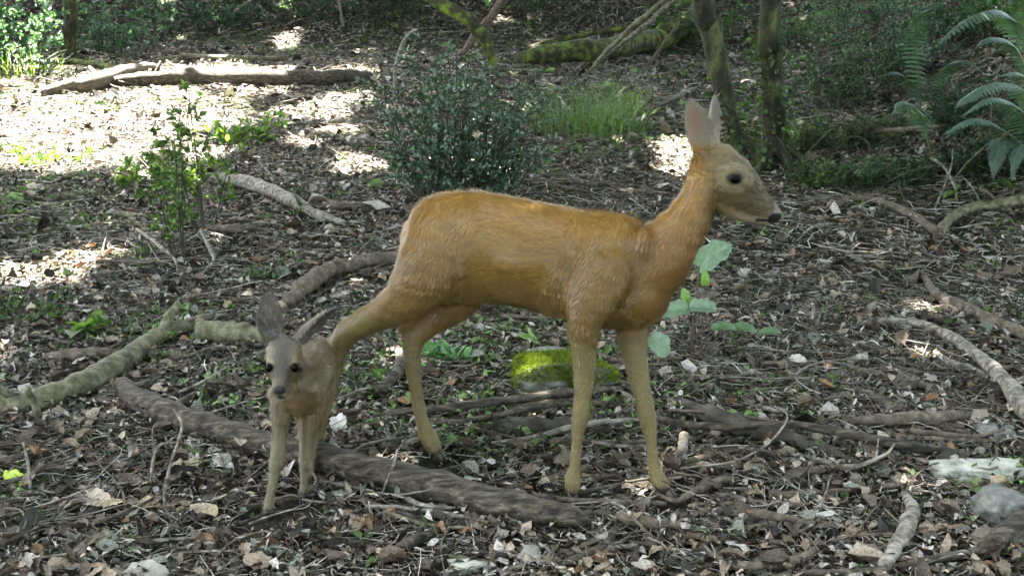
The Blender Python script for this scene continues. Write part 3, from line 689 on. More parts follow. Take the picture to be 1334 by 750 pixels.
# ------------------------------------------------------------------ fallen wood you can point at
FB = 'fallen branch'
fallen('fallen_log', 'long grey brown log lying across the front, from left to the front hooves', 'log',
       [(160, 500, 20), (178, 520, 31), (240, 546, 33), (330, 573, 35), (420, 597, 37), (520, 622, 41), (620, 648, 41), (700, 666, 37), (752, 675, 26), (772, 680, 10)], 'grey_bark', 16, .2, 3, wob=.06, lift=.85)
fallen('fallen_branch', 'thick olive branch entering at the left edge and ending in a fork', FB,
       [(-20, 527, 30), (40, 524, 32), (100, 505, 33), (150, 478, 30), (195, 445, 26), (225, 430, 22), (275, 415, 14)], 'olive_bark', 12, .16, 1, wob=.06, lift=.7)
fallen('branch_stub', 'short forked stub sticking up from the thick olive branch', 'branch stub', [(208, 436, 12, .01), (220, 412, 12, .05), (232, 396, 8, .07)], 'olive_bark', 8)
fallen('fallen_branch', 'thick short brown branch lying just left of the ears of the fawn', FB, [(258, 432, 26), (300, 434, 27), (350, 438, 24)], 'olive_bark', 12)
fallen('fallen_branch', 'pale curved branch under the leafy sapling on the left', FB,
       [(262, 234, 14), (300, 234, 17), (340, 244, 17), (380, 262, 16), (410, 278, 13), (452, 292, 8)], 'pale_wood', 10, .1, 1)
fallen('fallen_branch', 'brown branch running up towards the rump of the doe', FB,
       [(375, 392, 20), (400, 372, 22), (430, 352, 20), (470, 343, 18), (520, 335, 17)], 'brown_bark', 10, .2)
fallen('fallen_branch', 'pale branch curving like a hook below the hind leg of the doe', FB,
       [(425, 527, 12), (460, 517, 13), (495, 505, 15), (518, 485, 16), (522, 462, 14), (505, 444, 10), (480, 435, 7)], 'grey_bark', 10)
fallen('fallen_branch', 'straight grey branch lying just in front of the mossy stone', FB,
       [(500, 538, 7, .02), (560, 533, 9, .025), (620, 526, 11, .03), (690, 518, 12, .03), (750, 510, 11, .02), (810, 506, 8)], 'grey_bark', 8)
fallen('fallen_branch', 'second grey branch in front of the mossy stone, bending near its middle', FB,
       [(545, 556, 6, .01), (600, 549, 8, .02), (650, 541, 9, .02), (700, 528, 11, .02), (760, 524, 10, .01), (830, 530, 6)], 'grey_bark', 8)
fallen('fallen_branch', 'thin pale branch lying behind the near front leg of the doe', FB,
       [(640, 577, 5), (700, 568, 7, .01), (745, 556, 8, .02), (790, 549, 8, .02), (840, 546, 5)], 'pale_wood', 8)
fallen('rotten_branch', 'dark rotten wood between the grey branches and the near front leg of the doe', 'rotten wood',
       [(628, 556, 10), (650, 555, 20), (680, 556, 26), (720, 556, 26), (775, 552, 12)], 'dark_bark', 12, .35, lift=.6)
fallen('rotten_branch', 'dark thick half buried wood right of the front legs of the doe', 'rotten wood',
       [(880, 520, 10), (915, 536, 20), (960, 552, 26), (1010, 566, 24), (1060, 580, 18), (1130, 610, 10)], 'dark_bark', 10, .25)
fallen('fallen_branch', 'long thin grey branch crossing from the front leg of the doe to the pale slab', FB,
       [(850, 543, 7, .03), (900, 553, 9, .03), (960, 556, 9, .035), (1030, 553, 10, .04), (1090, 562, 11, .03), (1160, 576, 12, .02), (1220, 586, 12, .01), (1262, 592, 8)], 'grey_bark', 8)
fallen('thin_stick', 'thin dark stick lying just above the long thin grey branch', 'stick',
       [(870, 534, 4, .03), (930, 538, 5, .035), (990, 546, 5, .04), (1050, 556, 4, .03), (1120, 566, 3)], 'brown_bark', 6)
fallen('looped_twig', 'thin pale twig bowed in a wide loop right of the far front hoof', 'twig',
       [(866, 612, 2, .01), (900, 608, 3, .02), (950, 602, 3, .03), (985, 588, 3, .05), (1012, 566, 3, .06), (1026, 542, 2.5, .06), (1012, 530, 2, .05)], 'pale_wood', 6, wob=.05)
fallen('fallen_branch', 'slim pale branch lying on the litter below the long thin grey branch', FB,
       [(962, 583, 6), (1010, 590, 7), (1060, 597, 7), (1090, 606, 5)], 'pale_wood', 8)
fallen('fallen_branch', 'short light brown branch beside the dark half buried wood', FB, [(1022, 618, 10), (1060, 612, 12), (1105, 609, 8)], 'brown_bark', 8)
fallen('fallen_branch', 'pale bare branch curving down to the right edge', FB,
       [(1126, 420, 7), (1165, 418, 10), (1205, 424, 12), (1250, 446, 15), (1285, 474, 18), (1312, 502, 22), (1345, 545, 26)], 'pale_wood', 10)
fallen('fallen_branch', 'slim pale fork below the curving bare branch', FB, [(1218, 458, 6), (1240, 474, 11), (1270, 482, 9), (1300, 500, 6)], 'pale_wood', 8)
fallen('fallen_branch', 'dark straight branch with a pale broken end near the right edge', FB,
       [(1203, 358, 7), (1216, 378, 11), (1235, 392, 15), (1270, 408, 17), (1310, 426, 18), (1350, 442, 20)], 'brown_bark', 10)
fallen('fallen_branch', 'olive branch rising to the right edge below the ferns', FB,
       [(1224, 302, 12), (1240, 284, 13), (1270, 270, 14), (1310, 264, 14), (1350, 258, 15)], 'olive_bark', 10)
fallen('fallen_branch', 'brown bent branch meeting the olive one below the ferns', FB,
       [(1080, 268, 7), (1120, 258, 10), (1150, 264, 10), (1190, 282, 11), (1222, 303, 12)], 'brown_bark', 10)
fallen('fallen_branch', 'dark short log lying flat above the pale slab', FB, [(1112, 549, 10), (1150, 546, 16), (1200, 545, 18), (1254, 542, 14)], 'brown_bark', 10)
fallen('fallen_branch', 'stout pale crooked branch standing out of the litter left of the grey rock', FB,
       [(1152, 738, 17), (1170, 708, 20), (1186, 680, 21), (1188, 660, 17), (1177, 642, 10)], 'pale_wood', 12, .15)
fallen('fallen_branch', 'long dark stick along the bottom right edge', FB,
       [(990, 752, 9), (1060, 746, 10), (1140, 742, 11), (1210, 730, 12), (1270, 718, 13), (1350, 698, 15)], 'grey_bark', 8)
fallen('fallen_branch', 'thick pale branch end at the bottom right corner behind the long dark stick', FB, [(1345, 672, 30), (1315, 692, 30), (1290, 708, 22), (1275, 722, 10)], 'grey_bark', 12)
fallen('fallen_branch', 'brown branch lying at the bottom between the two hooves of the doe', FB,
       [(850, 640, 5), (880, 652, 8), (905, 640, 10), (940, 625, 10), (965, 622, 5)], 'brown_bark', 8)
fallen('fallen_branch', 'brown curved branch at the bottom below the end of the long log', FB, [(700, 745, 7), (745, 730, 11), (785, 712, 12), (800, 690, 10), (812, 676, 7)], 'grey_bark', 9)
fallen('thin_stick', 'long thin stick slanting beneath the long log', 'stick', [(476, 658, 5, .01), (540, 663, 6, .01), (600, 672, 6, .01), (676, 690, 5)], 'pale_wood', 7)
fallen('fallen_branch', 'crooked pale stick near the bottom, left of the flat pale stone', FB, [(490, 726, 9), (520, 716, 14), (545, 700, 14), (590, 684, 9)], 'grey_bark', 9)
fallen('rotten_branch', 'dark half rotten stick below the far front hoof of the doe', 'rotten wood', [(800, 676, 9), (840, 680, 14), (880, 684, 12), (905, 690, 7)], 'brown_bark', 9)
fallen('rotten_branch', 'greenish brown sunken stick at the bottom right of the middle', 'rotten wood', [(905, 664, 9), (960, 668, 13), (1010, 674, 14), (1062, 682, 9)], 'brown_bark', 9, .2)
fallen('rotten_branch', 'brown sunken stick at the bottom edge right of the middle', 'rotten wood', [(900, 705, 7), (940, 728, 12), (985, 738, 15), (1040, 728, 14), (1065, 712, 8)], 'brown_bark', 9, .2)
fallen('fallen_branch', 'grey split stick at the left edge below the thick olive branch', FB, [(-15, 600, 13), (15, 598, 13), (50, 592, 8)], 'grey_bark', 8)
fallen('thin_stick', 'long thin twig sweeping along the bottom left', 'twig', [(-10, 692, 4), (60, 689, 5), (110, 684, 5, .01), (160, 668, 5, .02), (205, 645, 4, .02), (222, 625, 3, .02)], 'grey_bark', 6)
fallen('thin_stick', 'thin twig bowed upwards below the long log on the left', 'twig', [(196, 632, 3, .01), (199, 602, 4, .03), (208, 580, 4, .05), (235, 576, 3, .03)], 'pale_wood', 6)
fallen('thin_stick', 'thin pale twig lying level at the bottom left', 'twig', [(168, 706, 3), (220, 702, 4), (282, 699, 3)], 'pale_wood', 6)
fallen('thin_stick', 'short thin stick leaning against the long log under the doe', 'twig', [(495, 650, 3, .0), (510, 612, 4, .06), (518, 584, 3, .10)], 'pale_wood', 6)
fallen('fallen_branch', 'short dark mossy log lying above the thick olive branch', FB, [(62, 465, 12), (100, 462, 17), (150, 460, 14)], 'brown_bark', 9)
fallen('thin_stick', 'long thin grey branch behind the forked stub', 'stick', [(80, 412, 4), (150, 408, 6), (220, 402, 6), (280, 394, 7), (326, 391, 5)], 'grey_bark', 7)
fallen('thin_stick', 'thin pale twig looping out of the sapling foot', 'twig', [(262, 300, 4, .06), (276, 330, 5, .05), (278, 340, 4, .04), (262, 356, 4, .01), (240, 366, 3)], 'pale_wood', 6)
fallen('thin_stick', 'pale slim twig slanting through the sapling', 'twig', [(178, 298, 4, .05), (205, 318, 5, .05), (228, 338, 4, .03), (232, 356, 3)], 'pale_wood', 6)
fallen('fallen_branch', 'dark slim branch behind the pale curved branch on the left', FB, [(270, 296, 7), (310, 298, 12), (350, 290, 9)], 'brown_bark', 8)
fallen('fallen_branch', 'brown thin branch between the sapling and the leafy shrub', FB, [(420, 270, 8), (460, 268, 10), (510, 266, 7)], 'brown_bark', 8)
fallen('fallen_branch', 'yellowish short branch lying left of the sapling', FB, [(140, 277, 6), (170, 281, 9), (205, 285, 6)], 'olive_bark', 8)
fallen('fallen_log', 'sunlit log lying in the bright clearing at the top left', 'log',
       [(150, 107, 14), (200, 103, 18), (260, 100, 20), (330, 99, 20), (400, 102, 18), (450, 100, 16), (482, 98, 10)], 'grey_bark', 12, .1, 2)
fallen('fallen_log', 'twisted pale log end in the sunlit patch, left of the long sunlit log', 'log', [(55, 120, 12), (90, 112, 16), (125, 107, 20), (165, 92, 15), (200, 86, 9)], 'brown_bark', 10, .2, 1)
fallen('fallen_branch', 'slim pale branch behind the sunlit log', FB, [(205, 78, 6), (250, 74, 8), (300, 76, 8), (370, 77, 7)], 'olive_bark', 8)
fallen('fallen_branch', 'mossy slim branch behind the twisted log end at the top left', FB, [(40, 92, 9), (80, 80, 10), (130, 84, 8), (160, 92, 6)], 'mossy_bark', 8)
fallen('mossy_log', 'thick log with bright green moss in the background behind the grass tuft', 'log', [(680, 76, 16), (730, 68, 24), (790, 62, 27), (850, 52, 28), (880, 40, 27), (905, 32, 20)], 'mossy_bark', 14, .2)
leaning('upper of the two thin bare branches slanting over the mossy log', [(892, -18, 7, -.3), (860, 5, 7, -.2), (825, 35, 7, -.1), (790, 68, 6), (762, 100, 5)], 'olive_bark')
leaning('lower of the two thin bare branches slanting over the mossy log', [(900, -14, 6, -.5), (880, -2, 6, -.4), (830, 42, 6, -.2), (785, 76, 6), (768, 98, 4)], 'pale_wood')
leaning('bare twiggy branch between the mossy log and the leaning trunk', [(884, 30, 4, .3), (866, 55, 5, .2), (850, 78, 5, .1), (830, 98, 4)], 'brown_bark')
leaning('mossy green branch slanting down behind the leafy shrub', [(528, -25, 17, .2), (565, 0, 17, .1), (600, 20, 18), (622, 40, 18), (635, 62, 16), (645, 90, 10)], 'mossy_bark', 10)
leaning('dark branch crossing the mossy one behind the leafy shrub', [(672, -20, 10), (650, 8, 11), (628, 35, 11), (608, 62, 9), (590, 78, 7)], 'brown_bark')
leaning('slim bent brown branch in the shrubs at the top left', [(175, -8, 8), (148, 12, 8), (133, 30, 8), (128, 62, 6)], 'brown_bark')
leaning('thin straight stick leaning at the top of the clearing', [(438, -20, 4), (442, 5, 4), (448, 36, 4)], 'pale_wood')
leaning('thin pale stick crossing at the top left of the middle', [(345, -12, 4), (312, 12, 5), (285, 32, 4)], 'pale_wood')
leaning('pale bent twig rising from the left side of the leafy shrub', [(543, 38, 4), (530, 48, 5), (519, 72, 5), (514, 110, 4), (518, 235, 3)], 'pale_wood', 6, 'bare_twig', 'twig')
leaning('thin straight mossy branch lying above the mossy log', [(862, 34, 6), (800, 40, 7), (740, 50, 7), (688, 62, 6)], 'mossy_bark')
leaning('short broken stick poking up through the thick olive branch', [(34, 504, 8, -.02), (44, 524, 10, -.01), (55, 556, 8)], 'olive_bark', 7, 'broken_stick', 'stick')
leaning('thin stick standing nearly upright near the left edge', [(30, 576, 3), (37, 606, 4), (40, 645, 4)], 'pale_wood', 6, 'thin_stick', 'stick')
leaning('thin forked twig standing in front of the long log on the left', [(226, 532, 3, .05), (237, 556, 4, .03), (222, 606, 4), (214, 650, 4), (224, 682, 3)], 'pale_wood', 6, 'thin_stick', 'twig')
leaning('short pale stump of stick standing right of the far front leg of the doe', [(892, 566, 12, .03), (888, 588, 14), (883, 612, 12)], 'pale_wood', 10, 'short_stick', 'stick')
fallen('fallen_branch', 'slim grey stick lying right of the leafy shrub', FB, [(680, 193, 4), (720, 203, 6), (750, 210, 5), (765, 218, 3)], 'grey_bark', 7)
fallen('thin_stick', 'long straight thin stick on the ground behind the back of the doe', 'stick', [(672, 233, 4), (740, 235, 5), (800, 240, 5), (850, 246, 4)], 'brown_bark', 6)
fallen('fallen_branch', 'short dark stick right of the grass tuft', FB, [(855, 140, 5), (880, 128, 8), (905, 116, 6)], 'brown_bark', 7)
fallen('thin_stick', 'pale level stick at the right of the grass tuft', 'stick', [(835, 127, 4), (860, 128, 5), (895, 130, 4)], 'pale_wood', 6)
fallen('thin_stick', 'bare level branch in the undergrowth left of the ferns', 'branch', [(1040, 168, 5, .03), (1100, 171, 6, .06), (1160, 170, 6, .1), (1235, 163, 5, .1)], 'brown_bark', 7)
fallen('thin_stick', 'pale short branch on the right of the upright trunk', 'branch', [(1036, 130, 4, .02), (1062, 126, 6, .04), (1086, 117, 5, .06)], 'pale_wood', 7)
fallen('thin_stick', 'thin bowed twig hanging below the ferns', 'twig', [(1212, 205, 4, .12), (1230, 218, 4, .1), (1243, 240, 4, .05), (1247, 262, 3)], 'pale_wood', 6)
fallen('thin_stick', 'thin pale twig arching beside the nose of the doe', 'twig', [(1040, 312, 3), (1052, 300, 4, .02), (1072, 292, 4, .02), (1100, 295, 3)], 'pale_wood', 6)
fallen('thin_stick', 'short pale stick upright in the litter right of the large leaved plant', 'stick', [(1056, 420, 5), (1060, 405, 5, .03), (1058, 394, 4, .05)], 'pale_wood', 6)
fallen('thin_stick', 'slim stick slanting right of the large leaved plant', 'stick', [(1055, 380, 3), (1075, 390, 4), (1098, 402, 3)], 'grey_bark', 6)

def rotten():
    r = random.Random(11)
    for k in range(44):
        px, py = (r.uniform(440, 1330), r.uniform(470, 740)) if k < 30 else (r.uniform(0, 1330), r.uniform(240, 470))
        a = r.gauss(-.15, .35); g = G(px, py); ln = r.uniform(.18, .5); rad = r.uniform(.005, .012); W = []
        for s_ in (-.5, -.2, .15, .5):
            x = g.x + math.cos(a) * ln * s_ + r.gauss(0, .012); y = max(g.y + math.sin(a) * ln * s_ + r.gauss(0, .012), 1.9); W.append((x, y, ht1(x, y) + rad * .5 + .012, rad * r.uniform(.6, 1.1)))
        S = catmull(W, 4); mb = MB(); v, f = tube([q[:3] for q in S], [q[3] for q in S], 8, .2, k); mb.add(v, f)
        tag(mb.build('rotten_stick', M[r.choice(['dark_bark', 'brown_bark', 'brown_bark'])], origin=Vector(W[0][:3])), 'dark rotten stick half sunk in the leaf litter', 'stick', 'dark rotten sticks in the litter')
rotten()
def brambles():
    r = random.Random(31)
    for k in range(22):
        px, py = r.uniform(1030, 1330), r.uniform(130, 275); g = G(px, py); a = r.uniform(0, 6.28); ln = r.uniform(.3, .7); hh = r.uniform(.06, .3); W = []
        for u in (0, .3, .65, 1): W.append((g.x + math.cos(a) * ln * u + r.gauss(0, .02), g.y + math.sin(a) * ln * u * .6, 0))
        W = [(x, y, ht1(x, y) + hh * math.sin(u * 2.6) - (.01 if u == 0 else 0)) for (x, y, _), u in zip(W, (0, .3, .65, 1))]
        S = catmull(W, 5); mb = MB(); v, f = tube(S, [.0042 * (1.1 - .8 * i / len(S)) for i in range(len(S))], 5, .1, k); mb.add(v, f)
        tag(mb.build('bramble', M[r.choice(['pale_wood', 'brown_bark', 'olive_bark'])], origin=Vector(W[0])), 'thin bare stem arching through the undergrowth below the ferns', 'bramble', 'bare stems in the undergrowth')
brambles()

# loose twigs that nothing tells apart
def loose():
    r = random.Random(5); specs = []
    for k in range(290):
        if k < 200: px, py = r.uniform(-10, 1344), r.uniform(425, 745)
        else: px, py = r.uniform(-10, 1344), r.uniform(215, 425)
        g = G(px, py); a = r.uniform(0, math.pi) if r.random() < .5 else r.gauss(0, .45); ln = r.uniform(.07, .34) * (1 if py > 400 else 1.3); rad = r.uniform(.0014, .0046) * (1 if k % 6 else 2.0)
        pts = []; bend = r.gauss(0, .14); raise_ = r.uniform(0, .05) if r.random() < .4 else 0
        for s in (-.5, -.2, .1, .35, .5):
            x = g.x + math.cos(a) * ln * s - math.sin(a) * ln * bend * (4 * s * s) + r.gauss(0, .006); y = g.y + math.sin(a) * ln * s + math.cos(a) * ln * bend * 4 * s * s + r.gauss(0, .006)
            if abs(y) < 1.9: y = 1.9
            pts.append((x, y, ht1(x, y) + rad + .014 + raise_ * (s + .5) + r.uniform(0, .006), rad * (1.15 - .7 * (s + .5))))
        S = catmull(pts, 3); mb = MB(); v, f = tube([q[:3] for q in S], [q[3] for q in S], 6, .12, k); mb.add(v, f)
        if r.random() < .5:
            q = S[len(S) // 2]; c = Vector(q[:3]); d = Vector(S[-1][:3]) - c; d = Matrix.Rotation(r.choice((-1, 1)) * r.uniform(.5, 1.0), 3, 'Z') @ d; d.z += .01
            v, f = tube([c, c + d * .5, c + d * .9], [q[3] * .7, q[3] * .5, q[3] * .3], 5, .1, k); mb.add(v, f)
        o = mb.build('loose_twig', M[r.choice(['pale_wood', 'pale_wood', 'grey_bark', 'grey_bark', 'brown_bark', 'olive_bark'])], origin=Vector(pts[0][:3]))
        tag(o, 'thin dry twig lying loose on the dead leaves', 'twig', 'loose dry twigs in the leaf litter')
loose()

# ------------------------------------------------------------------ stones
def rock(name, label, px, py, w, h, dep, material, seed, boxy=.5, tilt=0.0, yaw=0.0, cat='stone', parent_cb=None):
    """px,py = bottom middle; w,h in pixels; dep = depth in m"""
    g = G(px, py); k = pxm(g); W = w / k / 2; H = h / k; import bmesh
    bm = bmesh.new(); bmesh.ops.create_icosphere(bm, subdivisions=5, radius=1)
    rp = random.Random(seed * 13); PL = [(Vector((rp.gauss(0, 1), rp.gauss(0, 1), rp.gauss(0, .8))).normalized(), rp.uniform(.62, .92)) for _ in range(16)]
    PL += [(Vector((rp.gauss(0, .06), rp.gauss(0, .06), 1)).normalized(), .72 - .2 * boxy), (Vector((1, 0, rp.gauss(0, .15))).normalized(), .85), (Vector((-1, 0, rp.gauss(0, .15))).normalized(), .85), (Vector((rp.gauss(0, .1), -1, .2)).normalized(), .75)]
    for v in bm.verts:
        c = v.co.copy(); q = c * min(min(d_ / max(n_.dot(c), .05) for n_, d_ in PL), 1.05) * 1.12
        nn = noise.fractal(q * 1.6 + Vector((seed * 7.1, 0, 0)), 1.0, 2.0, 4) * .10 + noise.noise(q * 5 + Vector((0, seed, 0))) * .05
        cell = noise.cell(q * 2.2 + Vector((seed, 0, 0))) * .04
        q = q * (1 + nn + cell)
        v.co = Vector((q.x * W, q.y * dep, (q.z * .5 + .42) * H))
    rot = Matrix.Rotation(yaw, 4, 'Z') @ Matrix.Rotation(tilt, 4, 'Y'); bm.transform(rot)
    me = bpy.data.meshes.new(name); bm.to_mesh(me); bm.free(); me.materials.append(material)
    me.polygons.foreach_set('use_smooth', np.ones(len(me.polygons), bool))
    return me, g + Vector((0, dep * .8, 0))
def put_rock(*a, cat='stone', **k):
    me, loc = rock(*a, **k); loc.z = ht1(loc.x, loc.y) - .004
    o = bpy.data.objects.new(a[0], me); C.objects.link(o); o.location = loc; tag(o, a[1], cat); return o
put_rock('flat_slab', 'pale flat slab of stone at the right edge, resting on the grey rock', 1282, 634, 138, 34, .055, M['pale_stone'], 3, .85, .02)
put_rock('grey_rock', 'angular grey rock under the pale slab in the bottom right corner', 1308, 696, 80, 66, .06, M['stone'], 5, .7, .1)
put_rock('flat_stone', 'flat grey stone above the pale slab at the right edge', 1302, 577, 62, 20, .05, M['stone'], 8, .5, -.05)
put_rock('pale_stone', 'small rounded whitish stone near the bottom right', 1082, 683, 34, 20, .018, M['pale_stone'], 9, .2)
put_rock('pale_stone', 'wide flat pale stone at the bottom edge below the long log', 604, 752, 66, 24, .03, M['pale_stone'], 12, .4)
put_rock('small_stone', 'small olive stone on the litter right of the nose of the doe', 1084, 369, 26, 16, .022, M['olive_bark'], 14, .5)
put_rock('small_stone', 'small grey stone in the litter at the bottom right beside the dark stick', 905, 735, 34, 14, .02, M['stone'], 16, .3)
put_rock('small_stone', 'small grey block just above the long log below the doe', 508, 590, 26, 30, .02, M['stone'], 18, .6, .3)

def blades(P, NN, ln, wd, col, r, spread=.5):
    n = len(P); d = NN + r.normal(0, spread, (n, 3)); d /= np.linalg.norm(d, axis=1, keepdims=True); s = np.cross(d, r.normal(0, 1, (n, 3))); s /= np.linalg.norm(s, axis=1, keepdims=True) + 1e-9
    a = P - s * wd[:, None] / 2; b = P + s * wd[:, None] / 2; droop = np.array([0, 0, -1.0]) * (ln * .15)[:, None]
    m1 = P + d * ln[:, None] * .6; c = m1 + s * wd[:, None] * .4; e = m1 - s * wd[:, None] * .4; t = P + d * ln[:, None] + droop
    V = np.stack([a, b, c, e, t], 1).reshape(-1, 3); Q = (np.array([[0, 1, 2], [0, 2, 3], [3, 2, 4]])[None] + (np.arange(n) * 5)[:, None, None]).reshape(-1, 3)
    return V, Q, np.repeat(col, 5, 0)
def mossy_stone():
    me, loc = rock('stone', '', 730, 518, 138, 66, .085, M['stone'], 21, .6, .06); loc.z = ht1(loc.x, loc.y) - .01
    root = thing('mossy_stone', loc, 'grey stone capped with bright green moss behind the near front leg', 'stone')
    o = bpy.data.objects.new('stone', me); C.objects.link(o); o.parent = root
    n = len(me.vertices); co = np.empty(n * 3, np.float32); me.vertices.foreach_get('co', co); co = co.reshape(-1, 3); no = np.empty(n * 3, np.float32); me.vertices.foreach_get('normal', no); no = no.reshape(-1, 3)
    r = np.random.default_rng(4); i = r.integers(0, n, 60000); P = co[i] + r.normal(0, .003, (len(i), 3)); NN = no[i]
    ok = (P[:, 1] < .035) & (P[:, 2] > .022 + .035 * vn(P[:, 0] * 22, P[:, 1] * 22, 3)) & (vn(P[:, 0] * 18, P[:, 2] * 18, 5) > .12)
    P = P[ok]; NN = NN[ok]; n = len(P)
    col = np.array((.125, .175, .02)) * r.uniform(.3, 1.5, (n, 1)) * (np.array([[1.15, 1.0, 1.0]]) ** r.uniform(-1, 2, (n, 1)))
    V, Q, cc = blades(P - NN * .001, NN + np.array([[0, 0, .5]]), r.uniform(.006, .015, n), r.uniform(.001, .0022, n), col, r)
    fast('moss', V + np.array(loc), Q, M['moss'], cc, parent=root)
mossy_stone()

# ------------------------------------------------------------------ plants
def leafset(P, Dn, ln, wr, col, r, tilt=.6, fold=.25, curl=.2):
    """leaves at P pointing roughly along Dn"""
    n = len(P); T = Dn + r.normal(0, .35, (n, 3)); T /= np.linalg.norm(T, axis=1, keepdims=True) + 1e-9
    up = np.array([[0, 0, 1.0]]) + r.normal(0, tilt, (n, 3)); NZ = up - T * (up * T).sum(1, keepdims=True); NZ /= np.linalg.norm(NZ, axis=1, keepdims=True) + 1e-9
    B = np.cross(NZ, T); return leaves(P + T * ln[:, None] * .5, T, B, NZ, ln, ln * wr, col, r, fold, curl, .04)
def shrub(name, label, base, rx, ry, H, nst, nleaf, l0, l1, cols, seed, leafmat='gloss_leaf', wr=.42, z0=.25, cat='shrub', spread=.5, group=None, stem_r=.004, tw=7, barkmat='dark_bark'):
    r = np.random.default_rng(seed); rr = random.Random(seed); base = Vector(base)
    root = thing(name, base, label, cat, group); mb = MB(); PP, DD = [], []
    for s in range(nst):
        a = rr.uniform(0, 2 * math.pi); q = math.sqrt(rr.random()); tx, ty = math.cos(a) * q * rx, math.sin(a) * q * ry; hh = H * (1 - .45 * q * q) * rr.uniform(.75, 1.05)
        b0 = base + Vector((tx * spread * .5, ty * spread * .5, -.02)); tip = base + Vector((tx, ty, hh)); md = b0.lerp(tip, .5) + Vector((rr.gauss(0, .05) * rx, rr.gauss(0, .05) * ry, .04 * H))
        S = catmull([tuple(b0), tuple(b0.lerp(md, .6)), tuple(md), tuple(tip)], 4); S = [Vector(x) for x in S]
        v, f = tube(S, [stem_r * (1.2 - .9 * i / (len(S) - 1)) for i in range(len(S))], 5, .1, s); mb.add(v, f)
        for t in range(tw):
            u = z0 + (1 - z0) * (t + rr.random()) / tw; i = min(int(u * (len(S) - 1)), len(S) - 2); c = S[i].lerp(S[i + 1], u * (len(S) - 1) - i)
            an = rr.uniform(0, 2 * math.pi); ln = rr.uniform(.12, .3) * (rx + H) * .5 * (1.15 - .5 * u); d = Vector((math.cos(an), math.sin(an), rr.uniform(.1, .8))).normalized()
            e = c + d * ln; v, f = tube([c, c.lerp(e, .5) + Vector((0, 0, -.01)), e], [stem_r * .4, stem_r * .3, stem_r * .15], 3, .1, t); mb.add(v, f)
            k = max(3, nleaf // (nst * tw))
            for j in range(k):
                w_ = rr.random() ** .7; PP.append(tuple(c.lerp(e, w_))); s2 = d + Vector((rr.gauss(0, .7), rr.gauss(0, .7), rr.gauss(.1, .5))); DD.append(tuple(s2.normalized()))
    mb.build('stem', M[barkmat], root)
    P = np.array(PP); Dn = np.array(DD); n = len(P); cols = np.array(cols)
    col = cols[r.integers(0, len(cols), n)] * r.uniform(.65, 1.35, (n, 1))
    V, Q, cc = leafset(P, Dn, r.uniform(l0, l1, n), wr, col, r)
    fast('foliage', V, Q, M[leafmat], cc, parent=root)
    return root
BL = [(.035, .07, .038), (.05, .095, .05), (.02, .04, .022), (.07, .12, .07), (.15, .20, .14)]  # the palest green paints highlights onto some leaves
GR = [(.04, .07, .02), (.06, .10, .03), (.03, .055, .018)]
YG = [(.12, .19, .035), (.08, .14, .03), (.05, .095, .025)]
b = G(602, 280); shrub('leafy_shrub', 'dense dark green shrub with small glossy leaves standing behind the back of the doe', b, .52, .34, .88, 60, 14000, .015, .032, BL, 3, z0=.22, spread=.8, stem_r=.005)
b = G(236, 352); shrub('sapling', 'slender leafy sapling in front of the sunlit patch on the left', b, .16, .15, .62, 6, 700, .016, .036, GR + YG, 4, 'leaf', z0=.35, spread=.4)
b = G(268, 300); shrub('sapling', 'taller bright yellow green sapling between the left sapling and the sunlit log', b, .24, .22, .80, 8, 1100, .018, .042, YG + GR, 5, 'leaf', z0=.3, spread=.35)
b = G(175, 245); shrub('low_plant', 'small yellow green plant at the edge of the sunlit patch', b, .12, .12, .14, 6, 120, .03, .06, YG, 6, 'leaf', z0=.2, cat='plant')
b = G(208, 250); shrub('low_plant', 'low light green plant just left of the two saplings', b, .16, .12, .15, 7, 130, .03, .055, YG, 66, 'leaf', z0=.2, cat='plant')
b = G(325, 192); shrub('low_plant', 'airy light green plant right of the saplings', b, .3, .2, .22, 9, 150, .04, .07, YG, 67, 'leaf', z0=.2, cat='plant')
b = G(20, 420); shrub('low_plant', 'dark green leafy plant at the left edge above the thick olive branch', b, .20, .18, .12, 14, 330, .02, .045, GR, 7, 'leaf', z0=.1, cat='plant', spread=1)
b = G(330, 370); shrub('low_plant', 'low green plant behind the upright ear of the fawn', b, .16, .12, .07, 10, 200, .014, .03, GR, 8, 'leaf', z0=.1, cat='plant', spread=1)
b = G(290, 495); shrub('low_plant', 'tiny green plant above the long log, left of the fawn', b, .08, .06, .045, 8, 110, .010, .022, GR, 9, 'leaf', z0=.1, cat='plant', spread=1)
b = G(120, 440); shrub('low_plant', 'small plant with round fresh leaves above the thick olive branch', b, .05, .05, .07, 4, 16, .03, .05, YG, 10, 'leaf', wr=.8, z0=.5, cat='plant')
b = G(640, 530); shrub('low_plant', 'tiny green sprout beside the mossy stone', b, .05, .04, .04, 5, 40, .014, .028, YG, 11, 'leaf', z0=.2, cat='plant')
b = G(585, 470); shrub('low_plant', 'pale green low plant behind the far hind leg of the doe', b, .11, .06, .04, 8, 80, .03, .06, [(.16, .27, .16), (.1, .2, .08)], 12, 'leaf', z0=.1, cat='plant', spread=1)
b = G(590, 670); shrub('low_plant', 'tiny green sprout in front of the long log', b, .04, .03, .03, 4, 22, .010, .02, GR, 13, 'leaf', z0=.2, cat='plant')
b = G(30, 690); shrub('low_plant', 'tiny green sprig near the bottom left corner', b, .07, .05, .035, 5, 50, .010, .02, GR, 19, 'leaf', z0=.2, cat='plant', spread=1)
b = G(70, 215); shrub('low_plant', 'light green plant in the sunlit patch at the left', b, .3, .2, .1, 8, 160, .03, .06, YG, 14, 'leaf', z0=.1, cat='plant', spread=1)
